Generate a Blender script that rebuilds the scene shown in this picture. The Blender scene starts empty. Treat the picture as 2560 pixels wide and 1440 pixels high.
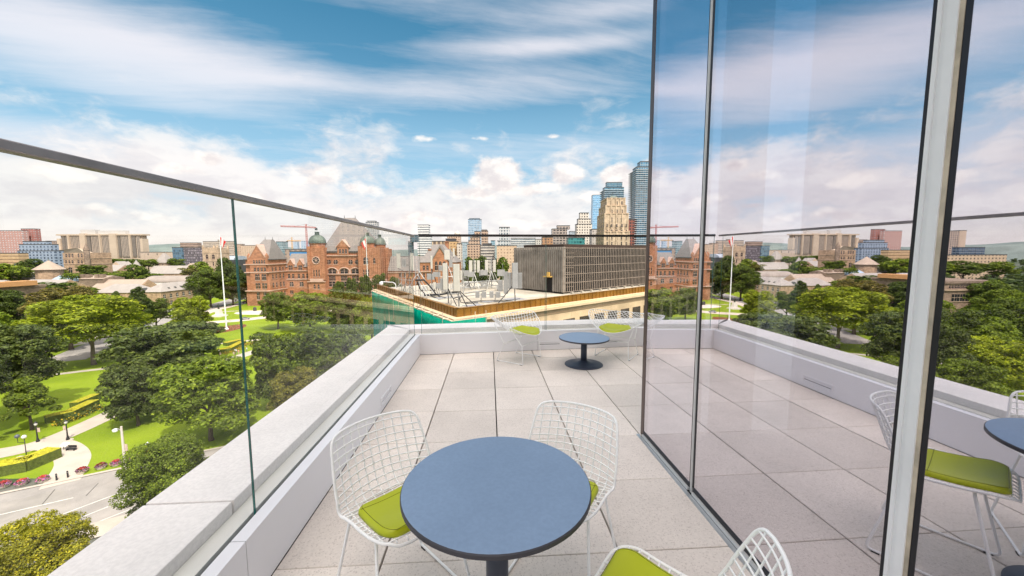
import bpy, math, random
import numpy as np
from mathutils import Vector, Matrix, Quaternion
from math import radians, sin, cos, pi, tan, atan2, hypot, sqrt
random.seed(7)
SC = bpy.context.scene
COL = SC.collection
# ------------------------------------------------------------------ camera
F, YAW, PITCH, ROLL, CH = 943.9, 0.05952, -0.09407, -0.00366, 1.558
G = -37.0                                   # street level, terrace floor is z = 0
_f = Vector((sin(YAW)*cos(PITCH), cos(YAW)*cos(PITCH), sin(PITCH)))
_r0 = Vector((cos(YAW), -sin(YAW), 0)); _u0 = _r0.cross(_f)
_r = _r0*cos(ROLL) + _u0*sin(ROLL); _u = -_r0*sin(ROLL) + _u0*cos(ROLL)
cam = bpy.data.cameras.new('camera'); cam.sensor_width = 36; cam.lens = F/2560*36
cam.clip_start = .05; cam.clip_end = 20000
co = bpy.data.objects.new('camera', cam); COL.objects.link(co)
co.matrix_world = Matrix(((_r.x, _u.x, -_f.x, 0), (_r.y, _u.y, -_f.y, 0), (_r.z, _u.z, -_f.z, CH), (0, 0, 0, 1)))
SC.camera = co
EU = Vector((cos(YAW), -sin(YAW), 0)); EV = Vector((sin(YAW), cos(YAW), 0))
def ray(px, py): return _r*((px-1280)/F) - _u*((py-720)/F) + _f
def fl(px, py, z=G):
    d = ray(px, py); t = (z-CH)/d.z; return Vector((d.x*t, d.y*t, z))
def guv(px, py, z=G):
    p = fl(px, py, z); return p.dot(EU), p.dot(EV)
def UZ(px, py, v):
    d = ray(px, py); t = v/d.dot(EV); return d.dot(EU)*t, CH + d.z*t
def W(u, v, z): q = EU*u + EV*v; return Vector((q.x, q.y, z))
# ------------------------------------------------------------------ node helper
class NT:
    def __init__(s, tree): s.t = tree; s.t.nodes.clear()
    def n(s, typ, ins=None, **props):
        nd = s.t.nodes.new(typ)
        for k, v in props.items(): setattr(nd, k, v)
        for k, v in (ins or {}).items():
            if isinstance(v, bpy.types.NodeSocket): s.t.links.new(v, nd.inputs[k])
            else: nd.inputs[k].default_value = v
        return nd
    def m(s, op, a, b=0.0, c=0.0, clamp=False):
        nd = s.n('ShaderNodeMath', {0: a, 1: b, 2: c}, operation=op); nd.use_clamp = clamp; return nd.outputs[0]
    def vm(s, op, a, b=(0, 0, 0), sc=None):
        i = {0: a, 1: b}
        nd = s.n('ShaderNodeVectorMath', i, operation=op)
        if sc is not None: nd.inputs['Scale'].default_value = sc
        return nd.outputs[1] if op in ('DOT_PRODUCT', 'LENGTH') else nd.outputs[0]
    def ss(s, x, a, b, lo=0.0, hi=1.0):
        nd = s.n('ShaderNodeMapRange', {0: x, 1: a, 2: b, 3: lo, 4: hi}, interpolation_type='SMOOTHSTEP'); return nd.outputs[0]
    def mix(s, f, a, b, bt='MIX'):
        nd = s.n('ShaderNodeMix', data_type='RGBA', blend_type=bt)
        for k, v in ((0, f), (6, a), (7, b)):
            if isinstance(v, bpy.types.NodeSocket): s.t.links.new(v, nd.inputs[k])
            else: nd.inputs[k].default_value = v if k == 0 else (v[0], v[1], v[2], 1)
        return nd.outputs[2]
    def noise(s, vec, scale, detail=4, rough=.55, dist=0.0):
        nd = s.n('ShaderNodeTexNoise', {'Vector': vec, 'Scale': scale, 'Detail': detail, 'Roughness': rough, 'Distortion': dist}); return nd.outputs[0]
    def comb(s, x, y, z=0.0): return s.n('ShaderNodeCombineXYZ', {0: x, 1: y, 2: z}).outputs[0]
    def sep(s, v): return s.n('ShaderNodeSeparateXYZ', {0: v}).outputs
# ------------------------------------------------------------------ sky, sun, exposure
SUN_EL, SUN_AZ = radians(54), radians(148)        # clockwise from +Y: behind the camera, to the right
sd = Vector((sin(SUN_AZ)*cos(SUN_EL), cos(SUN_AZ)*cos(SUN_EL), sin(SUN_EL)))
sun = bpy.data.lights.new('sun', 'SUN'); sun.energy = 2.7; sun.angle = radians(.6); sun.color = (1, .93, .82)
so = bpy.data.objects.new('sun', sun); COL.objects.link(so); so.rotation_euler = (-sd).to_track_quat('-Z', 'Y').to_euler()
so.location = (20, -30, 60)
SC.view_settings.view_transform = 'Standard'; SC.view_settings.look = 'None'
SC.view_settings.exposure = 0.88; SC.view_settings.gamma = 1
wd = bpy.data.worlds.new('World'); SC.world = wd; wd.use_nodes = True
def build_world():
    N = NT(wd.node_tree)
    d = N.n('ShaderNodeTexCoord').outputs['Generated']; x, y, z = N.sep(d)
    sky = N.n('ShaderNodeTexSky', sky_type='NISHITA', sun_disc=False, sun_elevation=SUN_EL, sun_rotation=SUN_AZ, air_density=1.0, dust_density=.6, ozone_density=3.0)
    zc = N.m('MAXIMUM', z, 0.0)
    base = N.vm('SCALE', sky.outputs[0], sc=.125)
    hs = N.n('ShaderNodeHueSaturation', {'Hue': .470, 'Saturation': 1.55, 'Value': .95, 'Color': base}).outputs[0]
    # high cirrus on a plane overhead
    den = N.m('ADD', zc, .10)
    P = N.comb(N.m('DIVIDE', x, den), N.m('DIVIDE', y, den))
    wob = N.vm('SCALE', N.vm('SUBTRACT', N.n('ShaderNodeTexNoise', {'Vector': P, 'Scale': .8, 'Detail': 3.0}).outputs[1], (.5, .5, .5)), sc=.38)
    Pw = N.vm('ADD', P, wob)
    Q = N.vm('MULTIPLY', N.n('ShaderNodeVectorRotate', {'Vector': Pw, 'Angle': radians(-14)}, rotation_type='Z_AXIS').outputs[0], (.7, 1.6, 1))
    n1 = N.noise(Q, .75, 9, .62); 
    Q2 = N.vm('MULTIPLY', N.n('ShaderNodeVectorRotate', {'Vector': Pw, 'Angle': radians(-10)}, rotation_type='Z_AXIS').outputs[0], (.55, 3.6, 1))
    n2 = N.noise(Q2, 1.3, 10, .68)
    az = N.m('ARCTAN2', x, y); el = N.m('ARCSINE', z)
    def aze(px, py):
        r = ray(px, py).normalized(); return atan2(r.x, r.y), math.asin(r.z)
    def gauss(px, py, rx, ry, rot=0):
        a0, e0 = aze(px, py); a1, _ = aze(px+rx, py); _, e1 = aze(px, py-ry)
        da = N.m('MULTIPLY', N.m('SUBTRACT', az, a0), 1/abs(a1-a0)); de = N.m('MULTIPLY', N.m('SUBTRACT', el, e0), 1/abs(e1-e0))
        if rot: da, de = N.m('ADD', N.m('MULTIPLY', da, cos(rot)), N.m('MULTIPLY', de, sin(rot))), N.m('SUBTRACT', N.m('MULTIPLY', de, cos(rot)), N.m('MULTIPLY', da, sin(rot)))
        r2 = N.m('ADD', N.m('MULTIPLY', da, da), N.m('MULTIPLY', de, de))
        return N.m('POWER', 2.718, N.m('MULTIPLY', r2, -1.0))
    bias = None
    for (px, py, rx, ry, rot, w) in [(150, 90, 520, 95, .12, .42), (560, 150, 300, 60, .25, .2), (1330, 118, 330, 26, .06, .30), (1500, 30, 220, 40, 0, .2), (100, 420, 520, 130, .1, .42),
                                 (1300, 190, 300, 40, .1, .10), (850, 60, 300, 50, .2, -.22), (1150, 230, 420, 50, .1, .16), (450, 250, 300, 40, .1, .12), (1350, 310, 330, 36, .05, -.16), (350, 300, 420, 50, -.1, -.15), (900, 360, 600, 60, 0, .12), (1500, 370, 300, 60, 0, .2), (300, 490, 650, 110, 0, .42), (1050, 560, 800, 60, 0, .3)]:
        g = N.m('MULTIPLY', gauss(px, py, rx, ry, rot), w); bias = g if bias is None else N.m('ADD', bias, g)
    behind = N.ss(y, .25, -.35)                           # unseen cloud cover added behind the terrace, towards the sun, as fill light
    cir = N.m('ADD', N.m('ADD', N.m('MULTIPLY', n1, .62), N.m('MULTIPLY', n2, .38)), N.m('ADD', bias, N.m('MULTIPLY', behind, .22)))
    c1 = N.m('MULTIPLY', N.ss(cir, .34, .95), .90)
    cz = N.m('POWER', 2.718, N.m('MULTIPLY', zc, -5.2))   # milky air near the horizon
    c1 = N.m('MAXIMUM', c1, N.m('MULTIPLY', cz, .97))
    sdn = N.vm('DOT_PRODUCT', d, tuple(sd)); glow = N.m('POWER', N.m('MAXIMUM', sdn, 0.0), 5.0)
    ccol = N.mix(cz, (.88, .85, .90), (.97, .88, .83))
    col = N.mix(c1, hs, ccol)
    # connected bank of low broken cloud, cream above the roofs, with blue gaps
    L0 = N.comb(az, N.m('MULTIPLY', el, 2.1)); L1 = N.vm('ADD', L0, N.vm('SCALE', N.n('ShaderNodeTexNoise', {'Vector': L0, 'Scale': 9.0, 'Detail': 5.0}).outputs[1], sc=.10))
    lw = N.noise(L1, 4.2, 9, .60); lb = N.noise(N.vm('ADD', L1, (.02, .05, 0)), 4.2, 9, .60)
    bank = N.ss(N.m('ADD', lw, N.m('SUBTRACT', N.ss(el, .36, .04, 0.0, .34), .12)), .46, .66)
    gap = N.m('MULTIPLY', N.ss(el, .02, .07), N.ss(el, .42, .22))
    col = N.mix(N.m('MULTIPLY', gap, .45), col, (.34, .60, .80))
    sh = N.ss(N.m('SUBTRACT', lw, lb), -.12, .10)
    col = N.mix(N.m('MULTIPLY', bank, N.m('MULTIPLY', N.ss(el, .50, .20), .74)), col, N.mix(sh, (.84, .765, .75), (1.02, .945, .89)))
    # cumulus low over the city
    A = N.comb(az, N.m('MULTIPLY', el, 1.55))
    f1 = N.noise(A, 9, 9, .60); f1b = N.noise(N.vm('ADD', A, (.018, .035, 0)), 9, 9, .60)
    vo = N.n('ShaderNodeTexVoronoi', {'Vector': N.vm('ADD', A, N.vm('SCALE', N.n('ShaderNodeTexNoise', {'Vector': A, 'Scale': 30.0, 'Detail': 4.0}).outputs[1], sc=.03)), 'Scale': 22.0}, feature='SMOOTH_F1').outputs[0]
    env = None
    for (px, py, rx, ry, w) in [(1245, 440, 88, 58, 1.35), (1190, 482, 100, 30, 1.0), (1300, 478, 120, 24, .9), (1420, 440, 66, 40, 1.1), (1370, 468, 70, 22, .9), (1545, 440, 70, 44, 1.2), (1500, 490, 90, 26, .9), (1630, 440, 60, 50, 1.1),
                                 (1065, 545, 90, 28, 1.0), (1000, 570, 120, 24, .95), (1290, 560, 70, 22, .95), (1370, 560, 90, 20, .9), (1200, 590, 220, 16, .85), (525, 395, 60, 30, 1.05), (455, 425, 110, 26, .9), (800, 440, 120, 46, .95), (900, 470, 90, 30, .85), (480, 508, 70, 16, .9), (300, 540, 320, 34, .75), (150, 430, 130, 40, .85), (640, 500, 120, 30, .8),
                                 (1062, 346, 52, 14, .70), (1203, 345, 36, 12, .68), (1375, 340, 44, 12, .62), (560, 250+120, 60, 10, .5), (100, 480, 160, 40, .6), (-150, 430, 200, 60, .7), (-500, 480, 260, 60, .7)]:
        g = N.m('MULTIPLY', gauss(px, py, rx, ry), w); env = g if env is None else N.m('MAXIMUM', env, g)
    dens = N.m('ADD', N.m('SUBTRACT', env, .62), N.m('ADD', N.m('MULTIPLY', N.m('SUBTRACT', f1, .5), 1.5), N.m('MULTIPLY', N.m('SUBTRACT', .38, vo), .35)))
    cov = N.m('MULTIPLY', N.ss(dens, -.12, .26), N.ss(env, .10, .45))
    lit = N.ss(N.m('ADD', N.m('MULTIPLY', N.m('SUBTRACT', f1, f1b), 3.2), N.m('MULTIPLY', N.m('SUBTRACT', .8, env), .25)), -.42, .38)
    cumc = N.mix(lit, (.80, .735, .73), (1.06, 1.0, .94))
    col = N.mix(N.m('MULTIPLY', cov, .92), col, cumc)
    # unseen cream glow added round the sun and overhead to brighten the terrace
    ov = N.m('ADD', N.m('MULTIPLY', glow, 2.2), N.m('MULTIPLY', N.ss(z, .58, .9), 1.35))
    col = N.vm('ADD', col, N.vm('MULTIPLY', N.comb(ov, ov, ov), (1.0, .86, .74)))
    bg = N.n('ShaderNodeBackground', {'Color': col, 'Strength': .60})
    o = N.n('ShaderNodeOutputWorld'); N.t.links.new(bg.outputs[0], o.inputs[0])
build_world()
SC.cycles.max_bounces = 10; SC.cycles.transparent_max_bounces = 24; SC.cycles.glossy_bounces = 6
SC.cycles.use_denoising = True
SC.cycles.sample_clamp_indirect = 6
# ------------------------------------------------------------------ materials
MATS = {}
def mat(name, col, rough=.7, var=.12, scale=3.0, bump=0.0, metal=0.0, spec=.4, col2=None, fine=0.0):
    if name in MATS: return MATS[name]
    m = bpy.data.materials.new(name); m.use_nodes = True; N = NT(m.node_tree)
    tc = N.n('ShaderNodeTexCoord').outputs['Object']
    n1 = N.noise(tc, scale, 6, .6); 
    k = N.ss(n1, .25, .75, 1-var, 1+var)
    if fine:
        n2 = N.noise(tc, scale*37, 2, .5); k = N.m('MULTIPLY', k, N.ss(n2, .25, .75, 1-fine, 1+fine))
    c = N.vm('MULTIPLY', N.comb(*col) if col2 is None else N.mix(N.ss(N.noise(tc, scale*.43, 5, .6), .35, .65), col, col2), N.comb(k, k, k))
    ins = {'Base Color': c, 'Roughness': N.ss(n1, .2, .8, max(0, rough-.08), min(1, rough+.08)), 'Metallic': metal, 'Specular IOR Level': spec}
    if bump:
        b = N.n('ShaderNodeBump', {'Strength': bump, 'Distance': .02, 'Height': N.noise(tc, scale*12, 5, .6)}); ins['Normal'] = b.outputs[0]
    p = N.n('ShaderNodeBsdfPrincipled', ins); o = N.n('ShaderNodeOutputMaterial'); N.t.links.new(p.outputs[0], o.inputs[0])
    MATS[name] = m; return m
def facade(name, wall, glass, su, sz, fu, fz, mode='grid', rough=.15, var=.35, ou=0.0, oz=0.0, spec=.5, wall2=None):
    """wall with a regular field of windows, laid out in the wall's own coordinates"""
    if name in MATS: return MATS[name]
    m = bpy.data.materials.new(name); m.use_nodes = True; N = NT(m.node_tree)
    tcn = N.n('ShaderNodeTexCoord'); tc = tcn.outputs['Object']; nx, ny, nz = N.sep(tcn.outputs['Normal']); x, y, z = N.sep(tc)
    isx = N.m('GREATER_THAN', N.m('ABSOLUTE', nx), .6); top = N.m('GREATER_THAN', nz, .5)
    u = N.m('ADD', N.m('MULTIPLY', y, isx), N.m('MULTIPLY', x, N.m('SUBTRACT', 1.0, isx)))
    cu = N.m('DIVIDE', N.m('ADD', u, ou+500*su), su); cz_ = N.m('DIVIDE', N.m('ADD', z, oz), sz)
    mu = N.m('LESS_THAN', N.m('FRACT', cu), fu); mz = N.m('LESS_THAN', N.m('FRACT', cz_), fz)
    mk = {'grid': N.m('MULTIPLY', mu, mz), 'bands': mz, 'vert': mu}[mode]
    mk = N.m('MULTIPLY', mk, N.m('SUBTRACT', 1.0, top))
    wn = N.n('ShaderNodeTexWhiteNoise', {'Vector': N.comb(N.m('FLOOR', cu), N.m('FLOOR', cz_), isx)}, noise_dimensions='3D').outputs[0]
    gk = N.m('ADD', 1-var, N.m('MULTIPLY', wn, 2*var)); gc = N.vm('MULTIPLY', N.comb(*glass), N.comb(gk, gk, gk))
    wk = N.ss(N.noise(tc, .35, 6, .6), .25, .75, .86, 1.14)
    wc = N.vm('MULTIPLY', N.comb(*wall), N.comb(wk, wk, wk))
    c = N.mix(mk, wc, gc)
    bmp = N.n('ShaderNodeBump', {'Strength': .8, 'Distance': .3, 'Height': N.m('SUBTRACT', 1.0, mk)})
    p = N.n('ShaderNodeBsdfPrincipled', {'Base Color': c, 'Roughness': N.m('ADD', N.m('MULTIPLY', mk, rough-.8), .8), 'Specular IOR Level': spec, 'Normal': bmp.outputs[0]})
    o = N.n('ShaderNodeOutputMaterial'); N.t.links.new(p.outputs[0], o.inputs[0]); MATS[name] = m; return m
def masonry(name, col, bw=1.0, bh=.45, var=.25, mort=.75):
    if name in MATS: return MATS[name]
    m = bpy.data.materials.new(name); m.use_nodes = True; N = NT(m.node_tree)
    tcn = N.n('ShaderNodeTexCoord'); tc = tcn.outputs['Object']; nx, ny, nz = N.sep(tcn.outputs['Normal']); x, y, z = N.sep(tc)
    isx = N.m('GREATER_THAN', N.m('ABSOLUTE', nx), .6)
    u = N.m('ADD', N.m('MULTIPLY', y, isx), N.m('MULTIPLY', x, N.m('SUBTRACT', 1.0, isx)))
    br = N.n('ShaderNodeTexBrick', {'Vector': N.comb(u, z), 'Color1': (*[c*(1-var) for c in col], 1), 'Color2': (*[c*(1+var) for c in col], 1), 'Mortar': (*[c*mort for c in col], 1), 'Scale': 1.0, 'Mortar Size': .035, 'Brick Width': bw, 'Row Height': bh, 'Bias': -.1})
    k = N.ss(N.noise(tc, .22, 7, .65), .25, .75, .75, 1.2)
    c = N.vm('MULTIPLY', br.outputs[0], N.comb(k, k, k))
    b = N.n('ShaderNodeBump', {'Strength': .5, 'Distance': .08, 'Height': N.noise(tc, 4, 5, .6)})
    p = N.n('ShaderNodeBsdfPrincipled', {'Base Color': c, 'Roughness': .88, 'Normal': b.outputs[0], 'Specular IOR Level': .25})
    o = N.n('ShaderNodeOutputMaterial'); N.t.links.new(p.outputs[0], o.inputs[0]); MATS[name] = m; return m
def glassmat(name, refl, tint, gcol=(.95, .96, 1), fres=True):
    m = bpy.data.materials.new(name); m.use_nodes = True; N = NT(m.node_tree)
    t = N.n('ShaderNodeBsdfTransparent', {'Color': (*tint, 1)}); g = N.n('ShaderNodeBsdfGlossy', {'Color': (*gcol, 1), 'Roughness': 0.0})
    if fres:
        lw = N.m('POWER', N.n('ShaderNodeLayerWeight', {'Blend': .5}).outputs['Facing'], 5.0); f = N.m('ADD', refl, N.m('MULTIPLY', lw, .55), clamp=True)
    else: f = refl
    mx = N.n('ShaderNodeMixShader', {0: f, 1: t.outputs[0], 2: g.outputs[0]})
    o = N.n('ShaderNodeOutputMaterial'); N.t.links.new(mx.outputs[0], o.inputs[0]); return m
def leafmat(name):
    m = bpy.data.materials.new(name); m.use_nodes = True; N = NT(m.node_tree)
    oc = N.n('ShaderNodeObjectInfo').outputs['Color']; ri = N.n('ShaderNodeNewGeometry').outputs['Random Per Island']
    tc = N.n('ShaderNodeTexCoord').outputs['Object']
    k = N.m('MULTIPLY', N.m('ADD', .55, N.m('MULTIPLY', ri, .9)), N.ss(N.noise(tc, 2.6, 3, .6), .3, .7, .72, 1.28))
    c = N.vm('MULTIPLY', oc, N.comb(k, k, N.m('MULTIPLY', k, .9)))
    c = N.mix(N.m('MULTIPLY', N.m('GREATER_THAN', ri, .78), .35), c, N.vm('MULTIPLY', c, (1.7, 1.35, .7)))
    d = N.n('ShaderNodeBsdfPrincipled', {'Base Color': c, 'Roughness': .6, 'Specular IOR Level': .35}); t = N.n('ShaderNodeBsdfTranslucent', {'Color': N.vm('MULTIPLY', c, (1.5, 1.5, .6))})
    mx = N.n('ShaderNodeMixShader', {0: .38, 1: d.outputs[0], 2: t.outputs[0]}); o = N.n('ShaderNodeOutputMaterial'); N.t.links.new(mx.outputs[0], o.inputs[0]); return m
# ------------------------------------------------------------------ mesh helper
class MB:
    def __init__(s, org=(0, 0, 0)): s.v = []; s.f = []; s.mi = []; s.o = Vector(org); s.cur = 0; s.M = None
    def add(s, vs, fs):
        b = len(s.v)
        for p in vs:
            p = Vector(p)
            if s.M is not None: p = s.M @ p
            s.v.append(p - s.o)
        for f in fs: s.f.append([b+i for i in f]); s.mi.append(s.cur)
    def box(s, x0, x1, y0, y1, z0, z1):
        s.add([(x0, y0, z0), (x1, y0, z0), (x1, y1, z0), (x0, y1, z0), (x0, y0, z1), (x1, y0, z1), (x1, y1, z1), (x0, y1, z1)],
              [(3, 2, 1, 0), (4, 5, 6, 7), (0, 1, 5, 4), (1, 2, 6, 5), (2, 3, 7, 6), (3, 0, 4, 7)])
    def hexa(s, bot, top):
        n = len(bot)
        s.add(list(bot)+list(top), [tuple(range(n-1, -1, -1)), tuple(range(n, 2*n))] + [(i, (i+1) % n, n+(i+1) % n, n+i) for i in range(n)])
    def prism(s, poly, z0, z1): s.hexa([(p[0], p[1], z0) for p in poly], [(p[0], p[1], z1) for p in poly])
    def quad(s, *p): s.add(p, [tuple(range(len(p)))])
    def tube(s, pts, r, n=6, close=False):
        pts = [Vector(p) for p in pts]; m = len(pts); rs = r if isinstance(r, (list, tuple)) else [r]*m
        vs = []; up = None
        for i, p in enumerate(pts):
            t = (pts[(i+1) % m]-pts[i-1]) if close else (pts[min(i+1, m-1)]-pts[max(i-1, 0)])
            t.normalize()
            if up is None: up = Vector((0, 0, 1)) if abs(t.z) < .9 else Vector((1, 0, 0))
            a = t.cross(up); 
            if a.length < 1e-5: a = t.orthogonal()
            a.normalize(); b = a.cross(t).normalized(); up = b
            for k in range(n): vs.append(p + a*(rs[i]*cos(2*pi*k/n)) + b*(rs[i]*sin(2*pi*k/n)))
        fs = []
        for i in range(m if close else m-1):
            j = (i+1) % m
            for k in range(n): fs.append((i*n+k, i*n+(k+1) % n, j*n+(k+1) % n, j*n+k))
        if not close: fs += [tuple(range(n-1, -1, -1)), tuple((m-1)*n+k for k in range(n))]
        s.add(vs, fs)
    def lathe(s, prof, n=32, c=(0, 0)):
        vs = []; m = len(prof)
        for (r, z) in prof:
            for k in range(n): vs.append((c[0]+r*cos(2*pi*k/n), c[1]+r*sin(2*pi*k/n), z))
        fs = [(i*n+k, i*n+(k+1) % n, (i+1)*n+(k+1) % n, (i+1)*n+k) for i in range(m-1) for k in range(n)]
        fs += [tuple(range(n-1, -1, -1)), tuple((m-1)*n+k for k in range(n))]
        s.add(vs, fs)
    def build(s, name, mats, parent=None, smooth=False, loc=None):
        me = bpy.data.meshes.new(name); me.from_pydata([tuple(p) for p in s.v], [], s.f)
        if not isinstance(mats, (list, tuple)): mats = [mats]
        for m in mats: me.materials.append(m)
        if len(mats) > 1: me.polygons.foreach_set('material_index', s.mi)
        if smooth: me.polygons.foreach_set('use_smooth', [True]*len(me.polygons))
        me.update(); o = bpy.data.objects.new(name, me); COL.objects.link(o)
        if parent: o.parent = parent
        if loc is not None: o.location = loc
        elif parent is None: o.location = s.o
        return o
def autosmooth(o, ang=40):
    me = o.data
    me.polygons.foreach_set('use_smooth', [True]*len(me.polygons)); me.set_sharp_from_angle(angle=radians(ang)); return o
def tag(o, label=None, cat=None, group=None, kind=None):
    for k, v in (('label', label), ('category', cat), ('group', group), ('kind', kind)):
        if v: o[k] = v
    return o
def thing(name, label, cat, loc, rz=0, group=None):
    o = bpy.data.objects.new(name, None); COL.objects.link(o); o.location = loc; o.rotation_euler = (0, 0, rz); o.empty_display_size = .3
    return tag(o, label, cat, group)
def bgthing(name, label, cat, u, v, z=G, group=None): return thing(name, label, cat, W(u, v, z), -YAW, group)
def kids(o): return [c for c in o.children]
def copy_tree(o, parent=None):
    c = o.copy(); COL.objects.link(c); c.parent = parent
    for ch in kids(o): copy_tree(ch, c)
    return c
# ------------------------------------------------------------------ shared materials
M_white = mat('white_paint', (.80, .80, .82), .45, .03, 2)
M_wire = mat('white_coated_wire', (.93, .93, .92), .35, .02, 5)
M_panel = mat('white_metal_panel', (.85, .84, .86), .38, .03, .8)
M_cop = mat('cast_stone', (.84, .79, .765), .85, .08, 1.6, bump=.12, fine=.06)
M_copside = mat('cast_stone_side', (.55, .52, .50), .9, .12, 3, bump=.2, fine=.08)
M_black = mat('black_gasket', (.012, .012, .016), .4, .1)
M_alu = mat('brushed_aluminium', (.62, .63, .63), .35, .05, 2, metal=.75)
M_rail = mat('dark_bronze_rail', (.30, .27, .26), .4, .25, 6, metal=.55)
M_table = mat('slate_blue_laminate', (.20, .288, .42), .36, .07, 2.2, fine=.04)
M_tabed = mat('dark_table_edge', (.05, .05, .06), .5, .1)
M_tableg = mat('dark_grey_coated_steel', (.05, .06, .085), .42, .08)
M_pad = mat('lime_vinyl', (.42, .47, .008), .42, .05, 4, bump=.05)
M_seam = mat('dark_stitching', (.12, .13, .01), .7, .1)
M_foot = mat('black_rubber', (.015, .015, .015), .6, .1)
M_dark = mat('dark_interior', (.04, .04, .045), .6, .2)
# ================================================================== TERRACE
FW = lambda x: 5.735 + .0765*(x+1.07)             # inner face of the far parapet
def paver_mat():
    m = bpy.data.materials.new('concrete_paver'); m.use_nodes = True; N = NT(m.node_tree)
    tc = N.n('ShaderNodeTexCoord').outputs['Object']; ri = N.n('ShaderNodeNewGeometry').outputs['Random Per Island']
    sp = N.n('ShaderNodeTexVoronoi', {'Vector': tc, 'Scale': 170.0}).outputs[1]; spv = N.sep(sp)[0]
    k = N.m('MULTIPLY', N.m('MULTIPLY', N.m('ADD', .905, N.m('MULTIPLY', ri, .17)), N.ss(N.noise(tc, 1.3, 7, .65), .25, .75, .9, 1.08)), N.ss(N.noise(tc, 60, 3, .6), .3, .7, .95, 1.05))
    c = N.vm('MULTIPLY', (.715, .65, .59), N.comb(k, k, k))
    c = N.mix(N.m('MULTIPLY', N.m('GREATER_THAN', spv, .9), .34), c, (.30, .24, .21))
    st = N.ss(N.noise(tc, .55, 6, .7), .56, .74); c = N.mix(N.m('MULTIPLY', st, .38), c, (.46, .40, .36))
    b = N.n('ShaderNodeBump', {'Strength': .12, 'Distance': .004, 'Height': N.noise(tc, 150, 3, .6)})
    p = N.n('ShaderNodeBsdfPrincipled', {'Base Color': c, 'Roughness': .85, 'Specular IOR Level': .3, 'Normal': b.outputs[0]}); o = N.n('ShaderNodeOutputMaterial'); N.t.links.new(p.outputs[0], o.inputs[0]); return m
def clip_poly(poly, fn):
    out = []
    for i in range(len(poly)):
        a, b = poly[i], poly[(i+1) % len(poly)]; fa, fb = fn(a), fn(b)
        if fa >= 0: out.append(a)
        if fa*fb < 0: t = fa/(fa-fb); out.append((a[0]+(b[0]-a[0])*t, a[1]+(b[1]-a[1])*t))
    return out
def terrace():
    m = MB(); P = .61; x0, y0 = .05245, 5.45645; gx, gy = .005, .0022
    for i in range(-3, 12):
        for k in range(-2, 29):
            a, b = x0+i*P+gx, x0+(i+1)*P-gx; c, d = y0-k*P+gy, y0-(k-1)*P-gy
            poly = [(a, c), (b, c), (b, d), (a, d)]
            poly = clip_poly(poly, lambda q: q[0]+1.069); poly = clip_poly(poly, lambda q: FW(q[0])-.002-q[1]) if poly else poly
            if d < 3.05 and b > 1.25: poly = clip_poly(poly, lambda q: 1.255-q[0]) if d > 2.5 and c < 3.05 else (clip_poly(poly, lambda q: 1.255-q[0]))
            if len(poly) < 3: continue
            h = random.uniform(-.0015, .0015); e = .0025
            cx = sum(q[0] for q in poly)/len(poly); cy = sum(q[1] for q in poly)/len(poly)
            top = [(q[0]+(cx-q[0])*e/.3, q[1]+(cy-q[1])*e/.3, h) for q in poly]; mid = [(q[0], q[1], h-.003) for q in poly]; bot = [(q[0], q[1], -.05) for q in poly]
            n = len(poly)
            m.add(bot+mid+top, [tuple(range(2*n, 3*n))] + [(i2, (i2+1) % n, n+(i2+1) % n, n+i2) for i2 in range(n)] + [(n+i2, n+(i2+1) % n, 2*n+(i2+1) % n, 2*n+i2) for i2 in range(n)])
    tag(m.build('terrace_floor', paver_mat()), kind='structure')
    m = MB(); m.box(-1.6, 7.4, -12, 6.4, -.35, -.052); tag(m.build('terrace_slab', mat('dark_slab', (.03, .028, .026), .9)), kind='structure')
terrace()
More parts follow.
